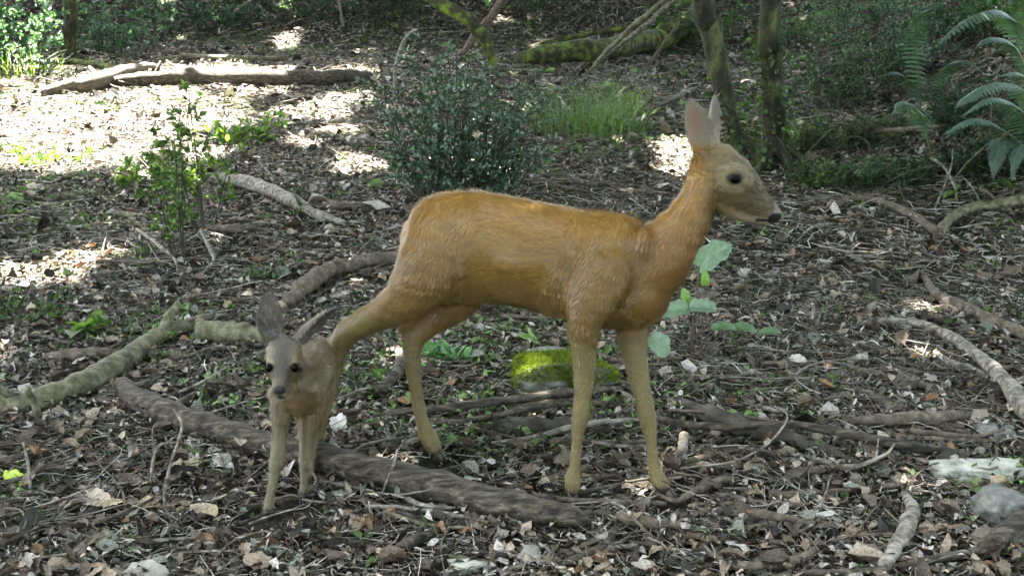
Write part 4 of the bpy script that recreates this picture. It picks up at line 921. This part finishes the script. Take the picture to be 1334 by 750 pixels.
for i in range(74):
    r_ = random.Random(200 + i); px, py = (r_.uniform(0, 560), r_.uniform(180, 520)) if i < 50 else (r_.uniform(430, 1300), r_.uniform(240, 560))
    o = shrub('seedling', 'tiny green seedling growing through the dead leaves', G(px, py), .08, .06, r_.uniform(.03, .08), 4, r_.randrange(24, 70), .012, .026, GR + YG, 200 + i, 'leaf', z0=.2, cat='plant', spread=.8, tw=3, stem_r=.0015, group='green seedlings on the forest floor')
# shrubs in the background
for i, (px, py, rx, ry, H, nl, cols, lab) in enumerate([
    (20, 100, .9, .6, 1.0, 3800, [(.05, .10, .075), (.08, .14, .10), (.03, .06, .04)], 'blue green leafy shrub in the top left corner'),
    (150, 72, .8, .6, .8, 2600, [(.05, .10, .075), (.08, .14, .10), (.03, .055, .04)], 'blue green shrub right of the thin trunk at the top left'),
    (-40, 60, 1.2, .8, 1.2, 2600, [(.08, .14, .11), (.12, .2, .15), (.03, .07, .05)], 'pale leaved shrub cut by the left edge at the top'),
    (260, 44, .8, .5, .6, 1500, [(.02, .045, .03), (.04, .08, .05)], 'dark low shrub behind the sunlit log'),
    (400, 30, .9, .5, .5, 1300, [(.015, .03, .018), (.03, .05, .03)], 'dark shrub at the top left of the middle'),
    (520, 22, .9, .5, .6, 1300, [(.02, .035, .02), (.03, .055, .03)], 'dark shrub at the top behind the mossy slanting branch'),
    (690, 20, .8, .5, .7, 1300, [(.03, .07, .03), (.045, .09, .04)], 'green shrub at the top above the mossy log'),
    (900, 60, .6, .4, .7, 1500, [(.03, .06, .02), (.05, .09, .03)], 'mossy green bush left of the leaning trunk')]):
    shrub('background_shrub', lab, G(px, py), rx, ry, H, 16, nl, .03, .065, cols, 40 + i, 'leaf', z0=.1, spread=1.0, stem_r=.006)
for i, (px, py, rx, ry, H, nl, cols, lab) in enumerate([
    (1085, 150, .45, .35, .70, 6500, [(.06, .10, .06), (.14, .19, .12), (.03, .05, .03)], 'dark green undergrowth bush right of the upright trunk'),
    (1160, 115, .50, .40, .72, 6500, [(.05, .09, .065), (.13, .18, .14), (.03, .05, .035)], 'dark bush between the upright trunk and the ferns'),
    (1240, 60, .60, .40, .62, 5500, [(.04, .08, .045), (.05, .10, .06)], 'dark bush behind the ferns'),
    (1110, 45, .60, .40, .75, 5500, [(.08, .14, .10), (.18, .25, .18), (.04, .07, .05)], 'lighter green bush at the top right of the upright trunk'),
    (1330, 40, .60, .40, .5, 3500, [(.04, .10, .04), (.06, .13, .05)], 'green bush cut by the right edge at the top'),
    (1075, 245, .30, .20, .15, 1800, GR, 'low leafy plants at the foot of the upright trunk'),
    (1165, 240, .34, .24, .18, 2000, [(.02, .045, .02), (.04, .08, .03)], 'low dark plants below the level bare branch'),
    (1260, 170, .42, .30, .36, 3500, [(.02, .045, .03), (.035, .065, .04)], 'very dark leafy bush under the arching fern fronds'),
    (1335, 215, .40, .30, .40, 3000, [(.02, .045, .03), (.035, .065, .04)], 'dark leafy bush at the right edge below the large fern'),
    (1140, 195, .36, .25, .22, 2600, [(.04, .07, .03), (.06, .09, .045)], 'leafy plants rising behind the level bare branch'),
    (1050, 195, .26, .2, .26, 2000, [(.05, .085, .04), (.12, .16, .09)], 'leafy plants just right of the upright trunk'),
    (1040, 60, .45, .35, .55, 3500, [(.06, .11, .06), (.15, .21, .13)], 'green bush behind the upright trunk at the top'),
    (1290, 225, .34, .24, .18, 1800, [(.012, .03, .018), (.03, .06, .03)], 'low dark plants below the ferns')]):
    shrub('undergrowth_bush', lab, G(px, py), rx, ry, H, 26, nl, .014, .038, cols, 60 + i, 'leaf', z0=.1, spread=1.0, stem_r=.004)

# grass tuft
def grass_tuft(name, label, px, py, rad, H, n, seed, cols):
    r = np.random.default_rng(seed); b = G(px, py); root = np.array(b)
    a = r.uniform(0, 2 * np.pi, n); q = np.sqrt(r.uniform(0, 1, n)) * rad; P = np.stack([root[0] + np.cos(a) * q, root[1] + np.sin(a) * q, np.zeros(n)], 1); P[:, 2] = ht(P[:, 0], P[:, 1])
    az = a + r.normal(0, .8, n); out = np.stack([np.cos(az), np.sin(az), 0 * az], 1); ln = H * r.uniform(.25, 1.25, n); ben = r.uniform(.2, 1.3, n); wd = r.uniform(.0035, .007, n)
    sd = np.cross(out, [0, 0, 1.0]); V = []
    for j, u in enumerate((0, .35, .7, 1)):
        c = P + out * (ln * ben * u * u)[:, None] + np.array([0, 0, 1.0]) * (ln * (u - .35 * ben * u * u))[:, None]; w_ = (wd * (1, .9, .6, .05)[j])[:, None] / 2; V += [c - sd * w_, c + sd * w_]
    V = np.stack(V, 1).reshape(-1, 3); Q = (np.array([[0, 1, 3, 2], [2, 3, 5, 4], [4, 5, 7, 6]])[None] + (np.arange(n) * 8)[:, None, None]).reshape(-1, 4)
    col = np.array(cols)[r.integers(0, len(cols), n)] * r.uniform(.7, 1.3, (n, 1))
    o = fast(name, V, Q, M['leaf'], np.repeat(col, 8, 0), origin=root); tag(o, label, 'grass')
grass_tuft('grass_tuft', 'large tuft of long green grass blades right of the leafy shrub', 762, 172, .40, .36, 560, 1, [(.07, .12, .035), (.045, .08, .025), (.10, .15, .06)])
grass_tuft('grass_tuft', 'thin pale grass tuft at the right side of the large one', 812, 150, .16, .34, 90, 2, YG)
grass_tuft('grass_tuft', 'low bright grass tuft at the left edge beside the sunlit patch', 12, 100, .5, .28, 260, 3, YG)
grass_tuft('grass_tuft', 'short grass tuft beside the small round leaved plant on the left', 150, 440, .10, .07, 60, 4, GR)

# plant with big pale leaves
def broad_leaf(parent, c, tipdir, nrm, ln, wd, col, seed, lobed=True):
    r = random.Random(seed); t = Vector(tipdir).normalized(); nz = Vector(nrm); nz = (nz - t * nz.dot(t)).normalized(); s = nz.cross(t)
    nu, nv = 12, 9; V = []; Fc = []
    for i in range(nu):
        u = i / (nu - 1); wv = math.sin(math.pi * min(1, u * .86 + .10)) ** .7 * wd * .5
        wv *= 1 + (.12 * math.sin(u * 19 + seed) if lobed else 0)
        if i == nu - 1: wv = .001
        for j in range(nv):
            v = j / (nv - 1) * 2 - 1
            V.append(c + t * ((u - .5) * ln - abs(v) ** 2 * wv * .35 * (1 if u < .5 else -.2)) + s * v * wv + nz * (abs(v) * wv * .35 - (u - .4) ** 2 * ln * .5 + .05 * wd * noise.noise(Vector((u * 3, v * 2, seed)))))
    for i in range(nu - 1):
        for j in range(nv - 1): a = i * nv + j; Fc.append((a, a + 1, a + nv + 1, a + nv))
    mb = MB(); mb.add(V, Fc, col); return mb.build('leaf', M['broad'], parent)
M['broad'] = attr_mat('broad', .45, .5, .25, (1.3, 1.6, .9), bump=.9, bscale=70, bdist=.006, mottle=.35, mscale=60)
def big_plant():
    base = G(907, 468); root = thing('broad_leaved_plant', base, 'young plant with large pale green leaves below the head of the doe', 'plant')
    Y0 = base.y; pg = (.115, .175, .105); gg = (.06, .11, .04)
    for i, (px, py, Y, td, nr, l_, w_, col) in enumerate([
        (930, 332, Y0 + .05, (.75, 0, .6), (-.3, -.75, .6), .125, .085, pg), (878, 405, Y0 - .02, (-1, -.25, -.1), (0, -.45, .9), .10, .07, pg), (916, 400, Y0 - .02, (1, -.3, .1), (0, -.45, .9), .085, .065, pg),
        (858, 450, Y0 - .1, (.5, -.5, -.5), (.2, -.6, .7), .08, .075, pg), (945, 426, Y0 - .05, (1, .2, 0), (0, -.3, .9), .085, .045, gg), (972, 428, Y0 - .03, (1, 0, -.1), (0, -.25, .95), .085, .05, gg), (1004, 432, Y0 - .04, (1, .1, .15), (0, -.4, .9), .07, .035, gg),
        (918, 362, Y0, (0, 0, 1), (.2, -1, 0), .05, .03, (.13, .24, .04)), (893, 385, Y0 + .03, (-.3, .2, .8), (0, -1, .2), .05, .03, (.12, .2, .04))]):
        c = D(px, py, Y); broad_leaf(root, c, td, nr, l_, w_, col, i + 1)
        e = c - Vector(td).normalized() * l_ * .45; b0 = base + Vector(((i - 4) * .004, 0, -.01)); mb = MB()
        v, f = tube([b0, b0.lerp(e, .5) + Vector((0, 0, .02)), e], [.0028, .0022, .0016], 6, .05, i); mb.add(v, f); mb.build('stem', M['brown_bark'], root)
big_plant()
def single_leaf(label, px, py, td, nr, l_, w_, col, seed, name='fallen_leaf'):
    g = G(px, py, .025); root = thing(name, g, label, 'leaf'); o = broad_leaf(root, g, td, nr, l_, w_, col, seed); o.parent = None; o.location = g
    for k in ('label', 'category'): o[k] = root[k]
    o.name = name; bpy.data.objects.remove(root); o.name = name
single_leaf('bright yellow green leaf standing at the left edge', 18, 624, (1, -.2, .1), (.1, -.8, .6), .062, .045, (.40, .50, .06), 3)
single_leaf('white dead leaf between the hind legs of the doe and the fawn', 442, 552, (.3, -.6, -.4), (-.2, -.6, .8), .06, .045, (.45, .41, .37), 5)
single_leaf('pale tan leaf on the litter near the bottom left', 330 - 205, 655 - 5, (.8, -.4, .1), (.1, -.4, .9), .09, .05, (.30, .24, .17), 6)
single_leaf('pale grey leaf on the litter near the bottom middle', 700, 722, (.8, .4, .1), (.1, -.4, .9), .08, .05, (.28, .25, .22), 7)
single_leaf('pale brown leaf right of the long log end', 872, 592, (.4, .4, .3), (.1, -.8, .5), .06, .035, (.45, .30, .20), 8)
single_leaf('large pale leaf near the bottom left corner', 190, 745, (.9, .1, .1), (0, -.4, .9), .09, .05, (.27, .25, .21), 9)
single_leaf('whitish leaf in the litter at the middle right', 1040, 468, (.9, -.2, .1), (0, -.5, .9), .05, .035, (.42, .38, .34), 10)
single_leaf('pale leaf in front of the long log, left of the fawn', 285, 602, (.8, -.2, .1), (.1, -.5, .9), .05, .035, (.30, .29, .26), 11)
single_leaf('yellowish dead leaf in front of the long log', 250, 600, (.4, -.6, .1), (.1, -.5, .9), .06, .045, (.38, .33, .18), 12)

# ferns
def fern(label, base, fronds, seed):
    root = thing('fern', base, label, 'fern'); r = random.Random(seed)
    for fi, (pts, w_, col) in enumerate(fronds):
        S = [Vector(x) for x in catmull([tuple(p) for p in pts], 10)]; n = len(S); mb = MB()
        v, f = tube(S, [.004 * (1.1 - i / n) + .0006 for i in range(n)], 5, .05, fi); mb.add(v, f, (.10, .12, .04))
        np_ = 32
        L_ = sum((S[i + 1] - S[i]).length for i in range(n - 1))
        for k in range(np_):
            u = .16 + .83 * k / (np_ - 1); x = u * (n - 1); i = min(int(x), n - 2); c = S[i].lerp(S[i + 1], x - i); t = (S[i + 1] - S[i]).normalized()
            sd = t.cross(Vector((0, 0, 1))); sd = sd.normalized() if sd.length > .1 else Vector((1, 0, 0)); nz = sd.cross(t).normalized()
            pl = w_ * min(1, (1.02 - u) * 1.7, .45 + u * 1.8) * r.uniform(.9, 1.1)
            for sg in (-1, 1):
                d = (sd * sg + t * .35 - nz * .18 + Vector((0, 0, -.22))).normalized(); wd = L_ / np_ * .36; m_ = 7; V = []
                ax = d.cross(nz).normalized()
                for j in range(m_):
                    q = j / (m_ - 1); ww = wd * (1 - q) ** .5 * (1.3 if j % 2 else .85) + .0003; cc = c + d * pl * q + Vector((0, 0, -.12 * pl * q * q))
                    V += [cc - ax * ww, cc + nz * .0015, cc + ax * ww]
                Fc = []
                for j in range(m_ - 1): a = j * 3; Fc += [(a, a + 1, a + 4, a + 3), (a + 1, a + 2, a + 5, a + 4)]
                g = r.uniform(.8, 1.25); mb.add(V, Fc, tuple(x * g for x in col))
        mb.build('frond', M['leaf'], root, smooth=False)
bgc = (.068, .112, .085); dkc = (.04, .07, .056)
b = G(1345, 235); Yb = b.y
fern('large blue green fern arching in from the right edge', b, [
    ([b, D(1340, 130, Yb), D(1300, 108, Yb - .2), D(1262, 125, Yb - .35), D(1246, 140, Yb - .4)], .085, bgc),
    ([b, D(1335, 200, Yb - .1), D(1305, 168, Yb - .3), D(1268, 155, Yb - .5), D(1228, 176, Yb - .6)], .095, bgc),
    ([b, D(1325, 190, Yb - .1), D(1305, 180, Yb - .3), D(1298, 205, Yb - .45), D(1294, 232, Yb - .5)], .08, dkc),
    ([b, D(1345, 120, Yb + .1), D(1320, 60, Yb + .1), D(1290, 50, Yb), D(1272, 62, Yb - .1)], .085, dkc),
    ([b, D(1350, 160, Yb - .1), D(1345, 115, Yb - .3), D(1325, 95, Yb - .5), D(1300, 100, Yb - .6)], .085, bgc),
    ([b, D(1340, 170, Yb - .1), D(1325, 140, Yb - .3), D(1290, 128, Yb - .45), D(1252, 152, Yb - .5)], .09, bgc),
    ([b, D(1350, 220, Yb - .1), D(1335, 190, Yb - .3), D(1325, 200, Yb - .45), D(1318, 235, Yb - .5)], .08, dkc)], 1)
b = G(1330, 110); Yb = b.y
fern('fern with one long frond arching left at the top right', b, [
    ([b, D(1325, 40, Yb), D(1300, 14, Yb - .1), D(1260, 26, Yb - .3), D(1212, 66, Yb - .45)], .12, bgc),
    ([b, D(1345, 40, Yb), D(1340, 10, Yb - .1), D(1320, -10, Yb - .3), D(1290, -15, Yb - .4)], .11, bgc)], 2)
b = G(1200, 165); Yb = b.y
fern('small upright fern left of the arching ones', b, [
    ([b, D(1198, 110, Yb), D(1193, 55, Yb - .05), D(1200, 20, Yb - .2), D(1222, 8, Yb - .3)], .10, dkc),
    ([b, D(1215, 120, Yb), D(1235, 85, Yb - .1), D(1262, 80, Yb - .25), D(1280, 95, Yb - .3)], .08, dkc),
    ([b, D(1195, 120, Yb), D(1170, 95, Yb - .1), D(1145, 100, Yb - .2)], .07, dkc),
    ([b, D(1205, 150, Yb - .1), D(1190, 136, Yb - .2), D(1172, 140, Yb - .3), D(1160, 152, Yb - .35)], .07, bgc)], 3)
b = G(1215, 215); Yb = b.y
fern('small fern with one short frond pointing left under the upright one', b, [
    ([b, D(1205, 165, Yb), D(1192, 142, Yb - .1), D(1175, 132, Yb - .2), D(1165, 142, Yb - .25)], .075, bgc)], 4)

# ------------------------------------------------------------------ trees
def sunspots():
    """sunlit patches on the ground: the gaps in the crowns overhead lie along the sun's direction from them"""
    L_ = []
    for px, py, wx, wy in ((70, 150, 190, 54), (60, 190, 150, 36), (260, 128, 70, 22), (150, 190, 110, 30), (10, 200, 70, 22), (180, 110, 130, 18), (330, 96, 60, 5), (262, 92, 70, 8), (455, 96, 34, 7), (45, 362, 70, 14), (100, 345, 30, 8), (20, 100, 60, 12),
                           (240, 150, 60, 20), (300, 165, 30, 7), (360, 118, 22, 5), (410, 150, 40, 10), (455, 130, 26, 8), (440, 172, 20, 5), (470, 220, 26, 8), (395, 190, 16, 5), (285, 205, 18, 5), (888, 196, 26, 16), (880, 222, 16, 8), (378, 58, 12, 8), (228, 8, 10, 6),
                           (590, 205, 30, 6), (30, 215, 60, 10), (200, 232, 26, 5), (640, 225, 16, 4)):
        g = G(px, py); k = pxm(g); g2 = G(px, py + wy); L_.append((g.x, g.y, wx / k + .10, abs(g.y - g2.y) + .12))
    return L_
SPOTS = sunspots()
def lit(x, y):
    o = np.zeros(len(x), bool); wb = 1 + .7 * (vn(x * 2.2, y * 2.2, 91) - .5) + .5 * (vn(x * 6, y * 6, 92) - .5)
    for a, b_, rx, ry in SPOTS: o |= ((x - a) / rx) ** 2 + ((y - b_) / ry) ** 2 < wb
    return o
def tree(name, label, pts, rads, crown_pts, parts_seed, bark='trunk_bark', ivy=0, limbs=4):
    base = Vector(pts[0]); root = thing(name, base, label, 'tree'); S = catmull([(*p, q) for p, q in zip(pts, rads)], 6); mb = MB()
    v, f = tube([s[:3] for s in S], [s[3] for s in S], 16, .12, parts_seed); mb.add(v, f)
    r = random.Random(parts_seed)
    for k in range(5):                                 # root flare
        a = k * 1.26 + r.random(); d = Vector((math.cos(a), math.sin(a), 0)); q = rads[0]; e = base + d * q * 3; e.z = ht1(e.x, e.y) - q * .2
        v, f = tube([base + Vector((0, 0, q * 2.0)), base + d * q * 1.1 + Vector((0, 0, q * .7)), e], [q * .55, q * .42, q * .12], 8, .15, k); mb.add(v, f)
    mb.build('trunk', M[bark], root)
    top = Vector(pts[-1])
    for k in range(limbs):
        c = Vector(S[int(len(S) * (.82 + .16 * k / max(limbs, 1)))][:3]); a = r.uniform(0, 6.28); d = Vector((math.cos(a), math.sin(a), .5)) * r.uniform(1.5, 2.6); mb = MB()
        v, f = tube([c, c + d * .5 + Vector((0, 0, .1)), c + d], [rads[-1] * .9, rads[-1] * .5, .012], 8, .1, k); mb.add(v, f); mb.build('limb', M[bark], root)
    if ivy:
        rr = np.random.default_rng(parts_seed); P = []; Dn = []
        for k in range(ivy):
            i = rr.integers(0, len(S) // 2); s = S[i]; a = rr.uniform(0, 6.28); P.append(np.array(s[:3]) + np.array([math.cos(a), math.sin(a), 0]) * s[3] * rr.uniform(1.0, 1.6) + rr.normal(0, .03, 3)); Dn.append((math.cos(a), math.sin(a), -.4))
        V, Q, cc = leafset(np.array(P), np.array(Dn), rr.uniform(.02, .045, ivy), .8, np.array(GR)[rr.integers(0, 3, ivy)] * rr.uniform(.6, 1.3, (ivy, 1)), rr)
        fast('ivy', V, Q, M['leaf'], cc, parent=root)
    if crown_pts is not None and len(crown_pts):
        rr = np.random.default_rng(parts_seed + 50); n = len(crown_pts); T, B, NZ = rot_frames(n, .7, rr); ln = rr.uniform(.16, .28, n)
        V, Q, cc = leaves(crown_pts, T, B, NZ, ln, ln * .7, np.array([(.05, .11, .025), (.07, .14, .03), (.04, .08, .02)])[rr.integers(0, 3, n)] * rr.uniform(.7, 1.3, (n, 1)), rr, .2, .2, .05)
        fast('crown', V, Q, M['canopy_leaf'], cc, parent=root)
bB = G(1012, 212); bA = G(1004, 222)
TR = [('leaning_tree', 'mossy slender tree leaning left behind the head of the doe', [bA, D(978, 203, bA.y - .02), D(958, 180, bA.y - .02), D(946, 140, bA.y - .03), D(936, 90, bA.y), D(925, 30, bA.y), D(915, -30, bA.y), (bA.x - .6, bA.y + .2, 3.2), (bA.x - .9, bA.y + .5, 6.5)], [.08, .07, .062, .058, .058, .062, .06, .055, .03], 250),
      ('upright_tree', 'dark upright ivy grown trunk right of the leaning tree', [bB, D(1008, 150, bB.y), D(1006, 70, bB.y), D(1005, 0, bB.y), (bB.x, bB.y + .1, 3.5), (bB.x + .2, bB.y, 7)], [.085, .068, .062, .06, .055, .03], 500)]
g = G(88, 82)
TR.append(('slim_tree', 'slim brown trunk among the shrubs at the top left', [g, D(88, 40, g.y), D(90, 0, g.y), (g.x, g.y + .2, 3), (g.x + .2, g.y, 6.5)], [.085, .07, .065, .06, .03], 0))
for x, y, q, lab in ((-7.2, 8.5, .16, 'forest tree standing outside the left edge beside the clearing'), (-3.6, 16.5, .18, 'forest tree on the bank behind the clearing'), (3.0, 15.5, .17, 'forest tree on the bank behind the mossy log'),
                  (6.8, 9.5, .18, 'forest tree on the right beyond the ferns'), (.4, 19.5, .2, 'forest tree far back on the bank'), (-9, 15, .2, 'forest tree at the back left'), (8, 16, .2, 'forest tree at the back right'), (-5, -6, .18, 'unseen tree behind the camera to the left, holding added shade leaves'), (4.5, -5.8, .18, 'unseen tree behind the camera to the right, holding added shade leaves'), (9.2, 1.5, .18, 'unseen tree far out on the right, holding added shade leaves'), (-12, 3, .2, 'unseen tree far out on the left, holding added shade leaves'), (6, 22.5, .2, 'unseen tree at the far back right, holding added shade leaves'), (-6.5, 22.5, .2, 'unseen tree at the far back left, holding added shade leaves')):
    z = ht1(x, y); TR.append(('forest_tree', lab, [(x, y, z - .1), (x + .05, y, z + 1.5), (x - .05, y + .1, z + 4), (x + .1, y, z + 8)], [q * 1.2, q, q * .8, q * .35], 0))
def canopy():
    n = 125000; gx = rng.uniform(-9, 9, n); gy = rng.uniform(-.5, 19, n); z = rng.uniform(4.8, 9.0, n)
    keep = ~lit(gx, gy); keep &= rng.uniform(0, 1, n) < .55 + .6 * vn(gx * .8, gy * .8, 70)  # gaps cut in the unseen leaves to shape the sun patches
    gx, gy, z = gx[keep], gy[keep], z[keep]; s = np.array(SUN) / SUN.z
    P = [np.stack([gx + s[0] * z, gy + s[1] * z, z], 1)]
    m = 16000; P.append(np.stack([rng.uniform(-9, 9, m), rng.uniform(-7, -4.5, m), rng.uniform(.2, 8, m)], 1))      # leaf wall added behind the camera to block flat front sky light
    m = 9000; P.append(np.stack([rng.uniform(-8, 8, m), rng.uniform(-5, -.5, m), rng.uniform(6, 8.5, m)], 1))  # leaf cover added overhead to close the sky above the camera
    m = 16000; P.append(np.stack([rng.uniform(8, 10.5, m), rng.uniform(-5, 14, m), rng.uniform(.2, 8, m)], 1))      # leaf wall added on the right to block side light
    m = 13000; P.append(np.stack([rng.uniform(-13.5, -11, m), rng.uniform(-5, 18, m), rng.uniform(.2, 8, m)], 1))  # leaf wall added on the left against low sky light
    m = 13000; P.append(np.stack([rng.uniform(-12, 12, m), rng.uniform(21, 24, m), rng.uniform(1, 9, m)], 1))  # leaf wall added at the back against low sky light
    return np.concatenate(P)
CP = canopy(); tx = np.array([t[2][0][0] for t in TR]); ty = np.array([t[2][0][1] for t in TR])
own = np.argmin((CP[:, 0:1] - tx) ** 2 + (CP[:, 1:2] - ty - 1.0) ** 2, 1)  # added wall leaves join the crown of the nearest tree
for i, t in enumerate(TR): tree(t[0], t[1], t[2], t[3], CP[own == i], 10 + i, 'trunk_bark', t[4], 4)
